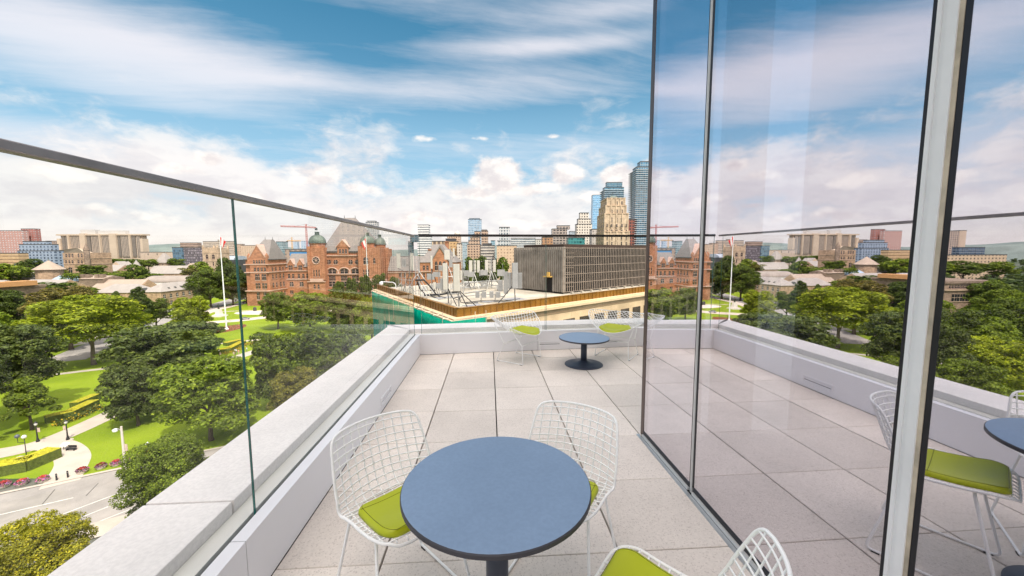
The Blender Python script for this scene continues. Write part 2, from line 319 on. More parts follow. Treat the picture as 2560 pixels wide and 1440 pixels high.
def parapet():
    # --- long parapet on the left (direction +y) and far parapet, each a thing of its own
    def run(root, y0, y1, T, seams, joints, vents, endcut):
        """profile in (a: along, b: outwards from inner face, z) mapped to the world by T"""
        def bx(m, a0, a1, b0, b1, z0, z1, ea=0., eb=0.):
            # the run is mitred at the corner: its end slides with b
            k0, k1 = endcut
            P4 = lambda z: [T(a0 + k0*b0*ea, b0)+(z,), T(a1 + k1*b0*eb, b0)+(z,), T(a1 + k1*b1*eb, b1)+(z,), T(a0 + k0*b1*ea, b1)+(z,)]
            m.hexa(P4(z0), P4(z1))
        s = [y0]+seams+[y1]
        for i in range(len(s)-1):
            m = MB(); g0 = .0025 if i else 0; g1 = .0025 if i < len(s)-2 else 0
            bx(m, s[i]+g0, s[i+1]-g1, 0, .064, 0.004, .31, ea=(i == 0), eb=(i == len(s)-2)); m.build('inner_panel', M_panel, root)
        m = MB(); bx(m, y0, y1, .066, .088, .1, .285, 1, 1); m.build('glazing_gasket', M_black, root)
        m = MB(); bx(m, y0, y1, .090, .178, .1, .305, 1, 1); m.build('glazing_channel', mat('cream_metal', (.70, .68, .63), .5, .05), root)
        j = [y0]+joints+[y1]
        for i in range(len(j)-1):
            g0 = .006 if i else 0; g1 = .006 if i < len(j)-2 else 0
            m = MB(); bx(m, j[i]+g0, j[i+1]-g1, .180, .585, .16, .367, ea=(i == 0), eb=(i == len(j)-2)); c = m.build('coping', M_cop, root)
            bv = c.modifiers.new('soft_edge', 'BEVEL'); bv.width = .004; bv.segments = 2
        m = MB(); bx(m, y0, y1, .182, .583, .10, .158, 1, 1); bx(m, y0, y1, .19, .575, .16, .355, 1, 1); m.build('coping_bed', M_copside, root)
        m = MB(); bx(m, y0, y1, .1, .56, -1.2, .098, 1, 1); m.build('outer_facing', mat('grey_facing', (.42, .41, .40), .8), root)
        for a in vents:
            m = MB(); w = .19; t = .006
            for (p, q, z0, z1) in ((-w, w, .062, .075), (-w, w, .125, .138), (-w, -w+.014, .075, .125), (w-.014, w, .075, .125)): bx(m, a+p, a+q, -t, 0.0, z0, z1)
            v = m.build('vent', M_panel, root)
            m = MB(); bx(m, a-w+.02, a+w-.02, -.002, .0, .090, .097); m.build('slot', M_black, v)
            m = MB(); bx(m, a-w+.02, a+w-.02, -.005, -.0021, .097, .108); m.build('hood', M_panel, v)
    T1 = lambda a, b: (-1.07-b, a)
    r = thing('parapet_wall', 'long white panelled parapet with concrete coping along the park side', 'parapet wall', (0, 0, 0))
    run(r, -11.9, 5.735, T1, [-8, -3.2, 1.6, ], [-9, -6.6, -4.2, -1.8, .0, 1.80, ][0:4]+[1.80], [3.83], (0, 1.0))
    dx, dy = cos(math.atan(.0765)), sin(math.atan(.0765))
    T2 = lambda a, b: (-1.07+a*dx-b*dy, 5.735+a*dy+b*dx)
    r2 = thing('parapet_wall', 'far white parapet with low coping behind the lounge chairs', 'parapet wall', (0, 0, 0))
    run(r2, 0, 8.0, T2, [1.83, 4.6], [], [2.02, 3.05], (-1.0, 0))
    # --- glass guards
    gm = glassmat('guard_glass', .012, (.975, .985, .98)); ge = mat('green_glass_edge', (.02, .14, .12), .15, .3, 4, spec=.8)
    g1 = thing('glass_railing', 'clear glass railing with dark handrail above the park', 'railing', (-1.147, 1.9, .285))
    o = Vector((-1.147, 1.9, .285))
    for (a, b) in ((-11.9, -5.4), (-5.385, -1.82), (-1.805, 1.79), (1.797, 5.735)):
        m = MB(o); m.box(-1.1475, -1.1465, a, b, .25, 1.80); p = m.build('glass_pane', gm, g1)
        for yy in (a, b-.002):
            m = MB(o); m.box(-1.1495, -1.1445, yy, yy+.002, .25, 1.80); m.build('pane_edge', ge, p)
    m = MB(o); m.box(-1.166, -1.126, -11.9, 5.82, 1.8005, 1.826); h = m.build('handrail', M_rail, g1); bv = h.modifiers.new('soft_edge', 'BEVEL'); bv.width = .003
    g2 = thing('glass_railing', 'far glass railing with thin dark handrail in front of the rooftop antennas', 'railing', (1, 5.95, .285)); o2 = Vector((1, 5.95, .285))
    for (a, b) in ((.02, 1.97), (1.985, 4.6), (4.615, 8)):
        q = lambda t, w: T2(t, .077+w)
        m = MB(o2); m.hexa([q(a, -.0005)+(.25,), q(b, -.0005)+(.25,), q(b, .0005)+(.25,), q(a, .0005)+(.25,)], [q(a, -.0005)+(1.8,), q(b, -.0005)+(1.8,), q(b, .0005)+(1.8,), q(a, .0005)+(1.8,)]); p = m.build('glass_pane', gm, g2)
        for t in (a, b-.004):
            m = MB(o2); m.hexa([q(t, -.006)+(.25,), q(t+.004, -.006)+(.25,), q(t+.004, .006)+(.25,), q(t, .006)+(.25,)], [q(t, -.006)+(1.8,), q(t+.004, -.006)+(1.8,), q(t+.004, .006)+(1.8,), q(t, .006)+(1.8,)]); m.build('pane_edge', ge, p)
    q = lambda t, w: T2(t, .077+w)
    m = MB(o2); m.hexa([q(.02, -.031)+(1.8005,), q(8, -.031)+(1.8005,), q(8, .031)+(1.8005,), q(.02, .031)+(1.8005,)], [q(.02, -.031)+(1.835,), q(8, -.031)+(1.835,), q(8, .031)+(1.835,), q(.02, .031)+(1.835,)])
    m.build('handrail', mat('dark_rail_paint', (.035, .03, .028), .5, .1), g2)
parapet()
# ------------------------------------------------------------------ glazed wing on the right
def glass_wing():
    X = 1.30; HT = 4.3
    g = thing('glass_wall', 'tall reflective glass wall with pale metal posts beside the terrace', 'glass wall', (X, 1.5, 0), radians(.5)); o = Vector((X, 1.5, 0))
    gm = glassmat('reflective_glass', .70, (.86, .90, .93), (.935, .905, .955), fres=False)
    for (a, b) in ((2.262, 2.985), (1.100, 2.212), (-3.2, 1.004)):
        m = MB(o); m.box(X-.001, X, a, b, .055, HT); m.build('glass_pane', gm, g)
    brown = mat('dark_brown_metal', (.10, .07, .06), .35, .1, 3, metal=.5)
    m = MB(o); m.box(X-.004, X+.03, 2.985, 3.04, 0.006, HT); m.build('end_post', brown, g)
    m = MB(o); m.box(X-.005, X+.03, 2.228, 2.250, .006, HT); m.box(X-.009, X+.0, 2.236, 2.244, .006, HT); c = m.build('post', mat('pale_aluminium', (.66, .66, .65), .35, .05, 3, metal=.3), g)
    m = MB(o); m.box(X-.003, X+.02, 2.212, 2.227, .05, HT); m.build('gasket', M_black, c)
    m = MB(o); m.box(X-.003, X+.02, 2.251, 2.262, .05, HT); m.build('gasket', M_black, c)
    # wide stepped post nearest the camera
    m = MB(o); m.box(X-.008, X+.03, 1.072, 1.084, .006, HT); m.box(X-.003, X+.03, 1.058, 1.072, .006, HT); m.box(X-.008, X+.03, 1.032, 1.058, .006, HT); c = m.build('post', mat('white_aluminium', (.80, .80, .80), .4, .06, 3), g)
    m = MB(o); m.box(X-.004, X+.03, 1.020, 1.032, .006, HT); m.build('weathered_strip', mat('tan_sealant', (.50, .43, .33), .8, .3, 8), c)
    m = MB(o); m.box(X-.002, X+.02, 1.084, 1.100, .05, HT); m.build('gasket', M_black, c); m = MB(o); m.box(X-.002, X+.02, 1.004, 1.020, .05, HT); m.build('gasket', M_black, c)
    m = MB(o)
    for (a, b) in ((2.262, 2.985), (1.1, 2.212), (-3.2, .988)):
        m.box(X-.016, X+.03, a, b, .006, .026)
    s = m.build('sill', mat('pale_aluminium', (.66, .66, .65)), g)
    m = MB(o)
    for (a, b) in ((2.262, 2.985), (1.1, 2.212), (-3.2, .988)): m.box(X-.005, X+.02, a, b, .0265, .0545)
    m.build('gasket', M_black, s)
    m = MB(o); m.box(X-.045, X-.017, -3.2, 3.04, -.045, .004); m.build('drip_edge', M_alu, s)
    # the tower behind: floors, ceiling, upper storeys, all the way down to the street
    t = thing('office_tower', 'tall glazed office tower that carries the roof terrace', 'office tower', (8, -10, G)); o = Vector((8, -10, G))
    lo = facade('tower_facade', (.34, .35, .36), (.05, .07, .08), 1.5, 3.9, .86, .72, rough=.08, spec=.8)
    m = MB(o); m.prism([(-1.66, -30), (7.42, -30), (7.42, 6.95), (-1.66, 6.26)], G, -1.21); m.box(7.422, 30, -30, 6.5, G, -1.21); m.build('base', lo, t)
    m = MB(o); m.box(1.34, 30, -30, 3.03, HT+.01, 9.6); m.box(-1.66, 1.338, -30, -12, -1.2, 9.6); m.build('upper_storeys', lo, t)
    m = MB(o); m.box(1.335, 12, -3.2, 2.98, -.3, 0); m.build('indoor_floor', mat('grey_carpet', (.20, .19, .19), .9, .1), t)
    m = MB(o); m.box(1.335, 12, -3.2, 2.98, HT-.3, HT); m.build('ceiling', mat('white_ceiling', (.7, .7, .7), .8, .03), t)
    m = MB(o); m.box(6.0, 6.2, -3.2, 2.98, 0, HT-.31); m.box(1.335, 6, -3.3, -3.21, 0, HT-.31); m.build('partition', mat('grey_wall', (.40, .39, .40), .8, .05), t)
    for a, b in ((1.80, 2.15), (2.50, 6.0)):
        m = MB(o); m.box(a, b, 2.88, 2.92, .01, HT-.31); m.build('blind', mat('grey_blind', (.10, .095, .10), .8, .06), t)
    m = MB(o); m.box(1.36, 12, 2.981, 2.984, .0, HT); m.build('end_glazing', glassmat('clear_glazing', .06, (.88, .95, .96), fres=False), t)
glass_wing()
# ------------------------------------------------------------------ tables
def table(label, loc, h, r, rb):
    t = thing('round_table', label, 'table', loc)
    m = MB(); n = 72
    m.lathe([(r-.006, h-.021), (r, h-.017), (r, h-.004), (r-.003, h-.0005), (r-.004, h-.0004)], n); tp = m.build('edge_band', M_tabed, t); autosmooth(tp)
    m = MB(); m.lathe([(r-.0042, h-.016), (r-.0035, h-.0003), (r-.006, h)], n); tt = m.build('tabletop', M_table, t)
    m = MB(); m.lathe([(.042, .045), (.042, h-.022)], 32); m.build('column', M_tableg, t, True)
    m = MB(); m.lathe([(rb, 0), (rb, .008), (rb-.006, .013), (rb*.7, .022), (rb*.35, .034), (.06, .05), (.044, .062)], 64); b = m.build('base', M_tableg, t); autosmooth(b)
    return t
table('nearest round blue-grey table, dining height, between three wire chairs', (.019, 1.318, 0), .72, .342, .24)
table('low round dark blue coffee table near the far parapet', (1.299, 5.07, 0), .385, .345, .262)
# ------------------------------------------------------------------ wire side chair
def side_chair():
    t = thing('wire_chair', '', 'chair', (0, 0, 0))
    # profile s in 0..1 : front lip -> seat -> back top   (y forward)
    prof = [(.225, .462), (.205, .478), (.14, .472), (.05, .457), (-.06, .449), (-.135, .457), (-.185, .488), (-.215, .54), (-.24, .61), (-.268, .69), (-.292, .758)]
    L = [0.0]
    for a, b in zip(prof, prof[1:]): L.append(L[-1]+hypot(b[0]-a[0], b[1]-a[1]))
    TL = L[-1]
    def pt(s):
        d = s*TL
        for i in range(len(L)-1):
            if d <= L[i+1]+1e-9:
                k = (d-L[i])/(L[i+1]-L[i])
                # Catmull-Rom
                p0, p1, p2, p3 = prof[max(i-1, 0)], prof[i], prof[i+1], prof[min(i+2, len(prof)-1)]
                return tuple(.5*((2*p1[j]) + (-p0[j]+p2[j])*k + (2*p0[j]-5*p1[j]+4*p2[j]-p3[j])*k*k + (-p0[j]+3*p1[j]-3*p2[j]+p3[j])*k**3) for j in (0, 1))
        return prof[-1]
    def hw(s):
        base = .212 + .018*sin(pi*min(1, max(0, (s-.35)/.6)))
        d0 = s*TL; d1 = (1-s)*TL; w = base
        R = .115
        if d0 < R: w -= R*(1-sqrt(max(0, 1-(1-d0/R)**2)))
        R = .055
        if d1 < R: w -= R*(1-sqrt(max(0, 1-(1-d1/R)**2)))
        return w
    def S(s, x):
        y, z = pt(s); q = (x/.215)**2
        kb = min(1, max(0, (s-.42)/.22)); ks = 1-kb
        return Vector((x, y + .075*q*kb, z + .022*q*ks*(.4+.6*min(1, s/.12))))
    rim = MB(); per = []
    ss_ = [i/80 for i in range(81)]
    for s in ss_: per.append(S(s, hw(s)))
    w1 = hw(1); per += [S(1, w1*k/6) for k in range(5, -6, -1)]
    for s in reversed(ss_): per.append(S(s, -hw(s)))
    w0 = hw(0); per += [S(0, w0*k/6) for k in range(-5, 6)]
    rim.tube(per, .0060, 8, close=True); inner = []
    rim.build('shell_rim', M_wire, t, True)
    g = MB(); NX = 11
    for i in range(1, NX):
        x = -.228 + .456*i/NX
        seg = [s for s in [j/70 for j in range(71)] if hw(s) >= abs(x)]
        if len(seg) > 2: g.tube([S(s, x) for s in seg], .0036, 5)
    NS = 21
    for j in range(1, NS):
        s = j/NS; w = hw(s); g.tube([S(s, w*k/12) + Vector((0, .001, .003)) for k in range(-12, 13)], .0036, 5)
    g.build('wire_shell', M_wire, t, True)
    for sx in (-1, 1):
        m = MB(); x0 = sx*.175; xf = sx*.225
        a = Vector((x0, .10, .448)); b = Vector((xf, .205, .008)); c = Vector((xf, -.235, .008)); d = Vector((x0, -.12, .448))
        def rnd(p, q, r_, k=4, R=.03):
            u = (p-q).normalized()*R; w = (r_-q).normalized()*R
            return [q+u*(1-t)**2 + w*t*t for t in [i/k for i in range(k+1)]]
        m.tube([a]+rnd(a, b, c)+rnd(b, c, d)+[d], .0065, 8); lg = m.build('leg', M_wire, t, True)
        for y in (.165, -.195):
            m = MB(); m.box(xf-.009, xf+.009, y-.016, y+.016, 0, .006); m.build('glide', M_foot, lg)
    for y in (.10, -.12):
        m = MB(); m.tube([(-.175, y, .448), (.175, y, .448)], .006, 8); m.build('seat_support', M_wire, t, True)
    # cushion
    ny, nx = 26, 20; s0, s1 = .045, .465
    cu = MB(); vs = []; 
    def half(s): 
        k = (s-s0)/(s1-s0); w = .186 - .016*k
        e = .075
        d0 = (s-s0)*TL; d1 = (s1-s)*TL
        if d0 < e: w -= e*(1-sqrt(max(0, 1-(1-d0/e)**2)))
        e = .05
        if d1 < e: w -= e*(1-sqrt(max(0, 1-(1-d1/e)**2)))
        return w
    for lay in (0, 1):
        for j in range(ny+1):
            s = s0+(s1-s0)*(.5-.5*cos(pi*j/ny)); w = half(s)
            for i in range(nx+1):
                k = sin(pi/2*(2*i/nx-1)); 
                edge = min(1, (1-abs(k))*w/.02) * min(1, min(s-s0, s1-s)*TL/.02); th = .006 + (.026*sqrt(max(0, 1-(1-edge)**2)) if lay else 0)
                p = S(s, w*k); vs.append(p + Vector((0, .15*th if s > .4 else 0, th)))
    n1_ = (ny+1)*(nx+1); fs = []
    for j in range(ny):
        for i in range(nx):
            a = j*(nx+1)+i; fs.append((a, a+nx+1, a+nx+2, a+1)); b = n1_+a; fs.append((b, b+1, b+nx+2, b+nx+1))
    ring = [i for i in range(nx+1)] + [(nx+1)*j+nx for j in range(1, ny+1)] + [(nx+1)*ny+i for i in range(nx-1, -1, -1)] + [(nx+1)*j for j in range(ny-1, 0, -1)]
    for a, b in zip(ring, ring[1:]+ring[:1]): fs.append((a, b, n1_+b, n1_+a))
    cu.add(vs, fs); cs = cu.build('cushion', M_pad, t, True)
    sm = MB(); ring2 = []
    for j in range(ny+1):
        s = s0+.012/TL+(s1-s0-.024/TL)*j/ny; ring2.append(S(s, half(s)-.018)+Vector((0, 0, .0318)))
    ring2 += [S(s0+.012/TL+(s1-s0-.024/TL)*(ny-j)/ny, -half(s0+.012/TL+(s1-s0-.024/TL)*(ny-j)/ny)+.018)+Vector((0, 0, .0318)) for j in range(ny+1)]
    sm.tube(ring2, .0011, 4, close=True)
    sm.tube([S(.40, k*.165)+Vector((0, .004, .0322)) for k in [i/8-1 for i in range(17)]], .0012, 4)
    sm.build('stitching', M_seam, cs)
    return t
def set_dir(o, x, y, fx, fy): o.location = (x, y, 0); o.rotation_euler = (0, 0, atan2(-fx, fy))
ch = side_chair(); ch['group'] = 'wire dining chairs round the near table'
set_dir(ch, -.39, 1.59, .68, -.73); ch['label'] = 'white wire chair with lime cushion between the near table and the long parapet'
c2 = copy_tree(ch); set_dir(c2, .315, 1.655, -.55, -.835); c2['label'] = 'white wire chair behind the near table, its lime cushion almost hidden'
c3 = copy_tree(ch); set_dir(c3, .495, .985, -.76, .65); c3['label'] = 'white wire chair cut by the bottom edge, seen from behind beside the glass wall'
# ------------------------------------------------------------------ diamond lounge chair
def diamond():
    t = thing('diamond_chair', '', 'lounge chair', (0, 0, 0))
    def Z(x, y):
        # y forward; bowl rising to the back point and to the two wings
        back = max(0, -(y-.06)); fr = max(0, y-.12)
        return .375 + .62*(back**1.35) + .10*fr + 1.05*abs(x)**2.0*(1.0+.3*back)
    def inside(x, y):
        yy = (y+.03); h = .40 if yy < 0 else .36
        return (abs(x)/.47)**1.55 + (abs(yy)/h)**1.55 <= 1
    def bound(th):
        lo, hi = 0, .7
        for _ in range(30):
            mid = (lo+hi)/2
            if inside(mid*cos(th), mid*sin(th)-.03): lo = mid
            else: hi = mid
        return Vector((lo*cos(th), lo*sin(th)-.03))
    def P(x, y):
        b = max(0, -y-.02); return Vector((x, y + .0, Z(x, y)))
    rim = MB(); rim.tube([P(*bound(2*pi*k/96)) for k in range(96)], .0052, 7, close=True); rim.build('shell_rim', M_wire, t, True)
    g = MB(); sp = .043
    for sgn in (1, -1):
        for k in range(-14, 15):
            c = k*sp; run = []
            for j in range(-60, 61):
                q = j*.012; x = (q+c)/1.0*.74; y = sgn*(q-c)*.74*.9-.03 if sgn > 0 else -(q-c)*.74*.9-.03
                if inside(x, y): run.append(P(x, y))
            if len(run) > 2: g.tube(run, .0036, 5)
    g.build('wire_shell', M_wire, t, True)
    for sx in (-1, 1):
        m = MB(); xf = sx*.235
        a = Vector((sx*.27, .05, .47)); b = Vector((xf, .20, .26)); f1 = Vector((xf+sx*.02, .23, .008)); f2 = Vector((xf+sx*.02, -.22, .008)); e = Vector((xf, -.10, .26)); h = Vector((sx*.25, -.26, .54))
        m.tube([a, b, f1, f2, e, h], .0065, 7); lg = m.build('leg', M_wire, t)
        for y in (.20, -.19):
            m = MB(); m.box(xf+sx*.02-.01, xf+sx*.02+.01, y-.02, y+.02, 0, .006); m.build('glide', M_foot, lg)
    for y in (.20, -.10):
        m = MB(); m.tube([(-.235, y, .26), (.235, y, .26)], .0055, 7); m.build('cross_bar', M_wire, t)
    n = 18; vs = []; fs = []
    for lay in (0, 1):
        for j in range(n+1):
            for i in range(n+1):
                a, b = 2*i/n-1, 2*j/n-1
                x = a*sqrt(1-b*b/2)*.235; y = b*sqrt(1-a*a/2)*.215+.10
                e = min(1, (1-max(abs(a), abs(b)))/.16); th = .004 + (.030*sqrt(max(0, 1-(1-e)**2)) if lay else 0)
                vs.append(P(x, y)+Vector((0, 0, th)))
    N1 = (n+1)**2
    for j in range(n):
        for i in range(n):
            a = j*(n+1)+i; fs.append((a, a+n+1, a+n+2, a+1)); b = N1+a; fs.append((b, b+1, b+n+2, b+n+1))
    ring = list(range(n+1)) + [(n+1)*j+n for j in range(1, n+1)] + [(n+1)*n+i for i in range(n-1, -1, -1)] + [(n+1)*j for j in range(n-1, 0, -1)]
    for a, b in zip(ring, ring[1:]+ring[:1]): fs.append((a, b, N1+b, N1+a))
    m = MB(); m.add(vs, fs); m.build('cushion', M_pad, t, True)
    return t
d1 = diamond(); d1['group'] = 'wire lounge chairs by the coffee table'
set_dir(d1, .42, 5.42, .80, -.60); d1['label'] = 'white wire lounge chair left of the coffee table, seen from its side'
d2 = copy_tree(d1); set_dir(d2, 1.92, 5.52, -.62, -.78); d2['label'] = 'white wire lounge chair behind the coffee table, beside the end of the glass wall'
# ================================================================== SETTING: ground, park, roads
def ground():
    m = bpy.data.materials.new('city_ground'); m.use_nodes = True; N = NT(m.node_tree)
    tc = N.n('ShaderNodeTexCoord').outputs['Object']
    c = N.mix(N.ss(N.noise(tc, .012, 6, .6), .42, .58), (.035, .06, .018), (.13, .125, .11)); c = N.mix(N.ss(N.noise(tc, .05, 5, .6), .5, .62), c, (.03, .055, .015))
    p = N.n('ShaderNodeBsdfPrincipled', {'Base Color': c, 'Roughness': .95}); o = N.n('ShaderNodeOutputMaterial'); N.t.links.new(p.outputs[0], o.inputs[0])
    g = MB((0, 0, G)); R_ = 9000; g.quad((-R_, -R_, G), (R_, -R_, G), (R_, R_, G), (-R_, R_, G)); tag(g.build('ground', m), kind='structure')
    m = bpy.data.materials.new('lawn_grass'); m.use_nodes = True; N = NT(m.node_tree)
    tc = N.n('ShaderNodeTexCoord').outputs['Object']
    c = N.mix(N.ss(N.noise(tc, .09, 6, .6), .3, .7), (.155, .225, .008), (.215, .285, .012)); k = N.ss(N.noise(tc, 3.5, 3, .7), .25, .75, .78, 1.2); c = N.vm('MULTIPLY', c, N.comb(k, k, k))
    c = N.mix(N.m('MULTIPLY', N.ss(N.noise(tc, .35, 5, .65), .55, .75), .35), c, (.21, .22, .04))
    p = N.n('ShaderNodeBsdfPrincipled', {'Base Color': c, 'Roughness': .9, 'Specular IOR Level': .2}); o = N.n('ShaderNodeOutputMaterial'); N.t.links.new(p.outputs[0], o.inputs[0])
    a = [W(-330, 60, 0), W(-60, 62, 0), W(20, 120, 0), W(30, 320, 0), W(-330, 330, 0)]
    g = MB((a[0].x, a[0].y, G)); g.add([(q.x, q.y, G+.004) for q in a], [(0, 1, 2, 3, 4)]); tag(g.build('lawn', m), kind='structure')
ground()
LV = [G+.008]
def strip(name, pts, w, m, dz=None, kind='structure', world=False):
    """a flat strip on the ground along a polyline of photo pixels (or u,v points), w metres wide"""
    LV[0] += .0031; z = LV[0] if dz is None else G+dz
    P = [Vector(W(*q, 0)) if world else fl(q[0], q[1]) for q in pts]
    # Chaikin smoothing
    if len(P) > 2:
        for _ in range(3):
            Q = [P[0]]
            for a, b in zip(P, P[1:]): Q += [a*.75+b*.25, a*.25+b*.75]
            P = Q+[P[-1]]
    mb = MB((P[0].x, P[0].y, z)); vs = []
    for i, p in enumerate(P):
        t = (P[min(i+1, len(P)-1)]-P[max(i-1, 0)]); t.z = 0; t.normalize(); n = Vector((-t.y, t.x, 0)); ww = w[i*len(w)//len(P)] if isinstance(w, list) else w
        vs += [(p.x+n.x*ww/2, p.y+n.y*ww/2, z), (p.x-n.x*ww/2, p.y-n.y*ww/2, z)]
    mb.add(vs, [(2*i, 2*i+1, 2*i+3, 2*i+2) for i in range(len(P)-1)])
    return tag(mb.build(name, m), kind=kind)
M_asph = mat('worn_asphalt', (.27, .25, .235), .9, .14, .25, fine=.06, col2=(.33, .30, .28))
M_conc = mat('pale_concrete', (.46, .40, .345), .9, .10, .3, fine=.05)
M_mark = mat('road_paint', (.72, .70, .66), .7, .2, .8)
k0 = Vector((-82.6, 57.4)); kd = Vector((.865, .502)).normalized(); kn = Vector((.502, -.865)).normalized()
def rd(s, o): q = k0+kd*s+kn*o; return (q.x, q.y)
strip('road', [rd(-160, 8.4), rd(0, 8.4), rd(120, 8.4)], 17.2, M_asph, world=True)
strip('road_kerb', [rd(-160, -.3), rd(0, -.3), rd(120, -.3)], .7, M_conc, dz=.12, world=True)
strip('pavement', [rd(-160, 19.0), rd(0, 19.0), rd(120, 19.0)], 4.2, M_conc, dz=.13, world=True)
for nm, pts in [('l', [(-60, 1301), (0, 1287), (183, 1244.5)]), ('l', [(156, 1286), (300, 1232)]), ('l', [(190, 1299), (330, 1243)]), ('l', [(215, 1317), (340, 1268)])]:
    strip('road_marking', pts, .16, M_mark)
strip('crack_seal', [(105, 1262), (137, 1224)], .10, mat('tar', (.06, .055, .05), .8)); strip('crack_seal', [(215, 1240), (246, 1208)], .10, mat('tar', (.06, .055, .05), .8))
strip('path', [(-420, 1190), (-120, 1152), (0, 1134), (80, 1118), (150, 1093), (225, 1060), (320, 1015), (440, 965), (560, 903), (660, 872), (800, 830)], 5.4, M_conc)
strip('path', [(120, 1110), (160, 1118), (188, 1145), (170, 1180), (150, 1212)], 4.6, M_conc)
strip('path', [(-60, 1176), (10, 1160), (60, 1140)], 1.6, M_conc)
strip('path', [(-200, 985), (60, 948), (140, 936), (250, 923), (380, 909)], 2.6, M_conc)
strip('path', [(60, 893), (120, 877), (160, 866), (300, 846)], 3.2, M_conc)
strip('path', [(500, 866), (560, 857), (620, 852), (700, 846)], 3.0, M_conc)
strip('driveway', [(440, 820), (500, 810), (540, 805), (600, 801), (665, 793), (760, 782), (900, 770)], 9.5, mat('driveway_concrete', (.56, .47, .40), .9, .08, .3))
strip('path', [(480, 782), (545, 780), (600, 777), (640, 776)], 2.4, M_conc)
strip('path', [(500, 787), (530, 776), (565, 768), (620, 755), (680, 742)], 8.0, mat('driveway_concrete', (.5, .45, .4)))
strip('street', [(150, 905), (250, 862), (345, 824), (400, 800), (460, 787), (520, 770), (570, 754), (640, 735), (760, 712)], 13, M_asph)
strip('street_pavement', [(200, 858), (330, 812), (380, 800), (430, 790)], 2.5, M_conc)
strip('driveway', [(372, 790), (395, 785), (414, 778), (424, 770)], 6.0, M_asph)
pz = guv(655, 781)
m = MB(tuple(W(*pz, G))); m.prism([tuple((W(pz[0]+17*cos(a), pz[1]+9*sin(a), 0))[:2]) for a in [2*pi*k/32 for k in range(32)]], G+.004, G+.03); tag(m.build('paved_plaza', mat('plaza_stone', (.62, .54, .48), .8, .06)), kind='structure')
def hills():
    m = mat('wooded_ridge', (.13, .165, .155), .95, .25, .012, col2=(.16, .19, .175)); b = MB((0, 0, G)); rnd = random.Random(3)
    n = 160; vs = []; 
    hs = [0]*(n+1)
    for o in range(6):
        a = .5**o; ph = rnd.random()*9
        for i in range(n+1): hs[i] += a*sin(i*.11*(1.9**o)+ph)
    for i in range(n+1):
        a = radians(-66+100*i/n); top = CH + 36 + 12*hs[i]
        for (d, z) in ((2500, G), (2620, G+(top-G)*.75), (2800, top), (3400, G)): vs.append((d*sin(a), d*cos(a), z))
    b.add(vs, [(4*i+k, 4*i+4+k, 4*i+5+k, 4*i+1+k) for i in range(n) for k in range(3)]); tag(b.build('hills', m, smooth=True), kind='structure')
hills()
# ================================================================== TREES
M_leaf = leafmat('leaves'); M_bark = mat('bark', (.10, .075, .055), .95, .3, 4, bump=.4); M_barkp = mat('pale_bark', (.17, .13, .11), .95, .3, 4, bump=.4)
def crown_mesh(name, seed, n, size, lobes=11, kind='round'):
    R = np.random.default_rng(seed); C = []
    for i in range(lobes):
        th = 2*pi*(i*.618+R.uniform(-.08, .08)); h = -0.62+1.35*(i+.5)/lobes
        if kind == 'cone': rad = .62*(1-(h+.62)/1.55)*R.uniform(.75, 1.0)
        elif kind == 'spread': rad = .72*sqrt(max(0.05, 1-(max(0, h)/.95)**2))*R.uniform(.6, 1.05)
        else: rad = .60*sqrt(max(.05, 1-(h/.95)**2))*R.uniform(.45, 1.05)
        rl = R.uniform(.27, .42)*(1 if kind != 'cone' else .75)*(1 if lobes < 20 else .66)
        C.append((rad*cos(th), rad*sin(th), h, rl))
    C.append((0, 0, .1, .45)); C = np.array(C)
    w = C[:, 3]**2; k = R.choice(len(C), n*2, p=w/w.sum())
    d = R.normal(size=(n*2, 3)); d[:, 2] = d[:, 2]*.9+.35; d /= np.linalg.norm(d, axis=1)[:, None]
    flat = .72
    # each lobe is broken up again into small sprays
    spray = R.normal(size=(len(C), 26, 3)); spray[:, :, 2] += .3; spray /= np.linalg.norm(spray, axis=2)[:, :, None]
    sj = R.integers(0, 26, n*2); ctr = spray[k, sj]; use = R.random(n*2) < .72
    d = np.where(use[:, None], ctr + d*.30, d); d /= np.linalg.norm(d, axis=1)[:, None]
    rr = C[k, 3]*np.where(use, R.uniform(.86, 1.16, n*2), R.uniform(.55, .95, n*2))
    P = C[k, :3] + d*rr[:, None]*np.array([1, 1, flat])
    ins = np.zeros(len(P), bool)
    for c in C: ins |= (((P-c[:3])/np.array([1, 1, flat]))**2).sum(1) < (c[3]*.62)**2
    keep = np.where(~ins)[0][:n]; P = P[keep]; d = d[keep]; n = len(P)
    nr = d*.7 + R.normal(size=(n, 3))*.45 + np.array([0, 0, .35]); nr /= np.linalg.norm(nr, axis=1)[:, None]
    a = np.cross(nr, R.normal(size=(n, 3))); a /= np.linalg.norm(a, axis=1)[:, None]; b = np.cross(nr, a)
    s = size*R.uniform(.6, 1.35, n)[:, None]
    V = np.stack([P+a*s, P+b*s*.62+nr*s*.15, P-a*s, P-b*s*.62+nr*s*.15], 1).reshape(-1, 3)
    me = bpy.data.meshes.new(name); me.vertices.add(len(V)); me.vertices.foreach_set('co', V.astype('f').ravel())
    me.loops.add(4*n); me.loops.foreach_set('vertex_index', np.arange(4*n, dtype='i')); me.polygons.add(n); me.polygons.foreach_set('loop_start', np.arange(0, 4*n, 4, dtype='i'))
    me.materials.append(M_leaf); me.update(calc_edges=True); me.validate(); return me
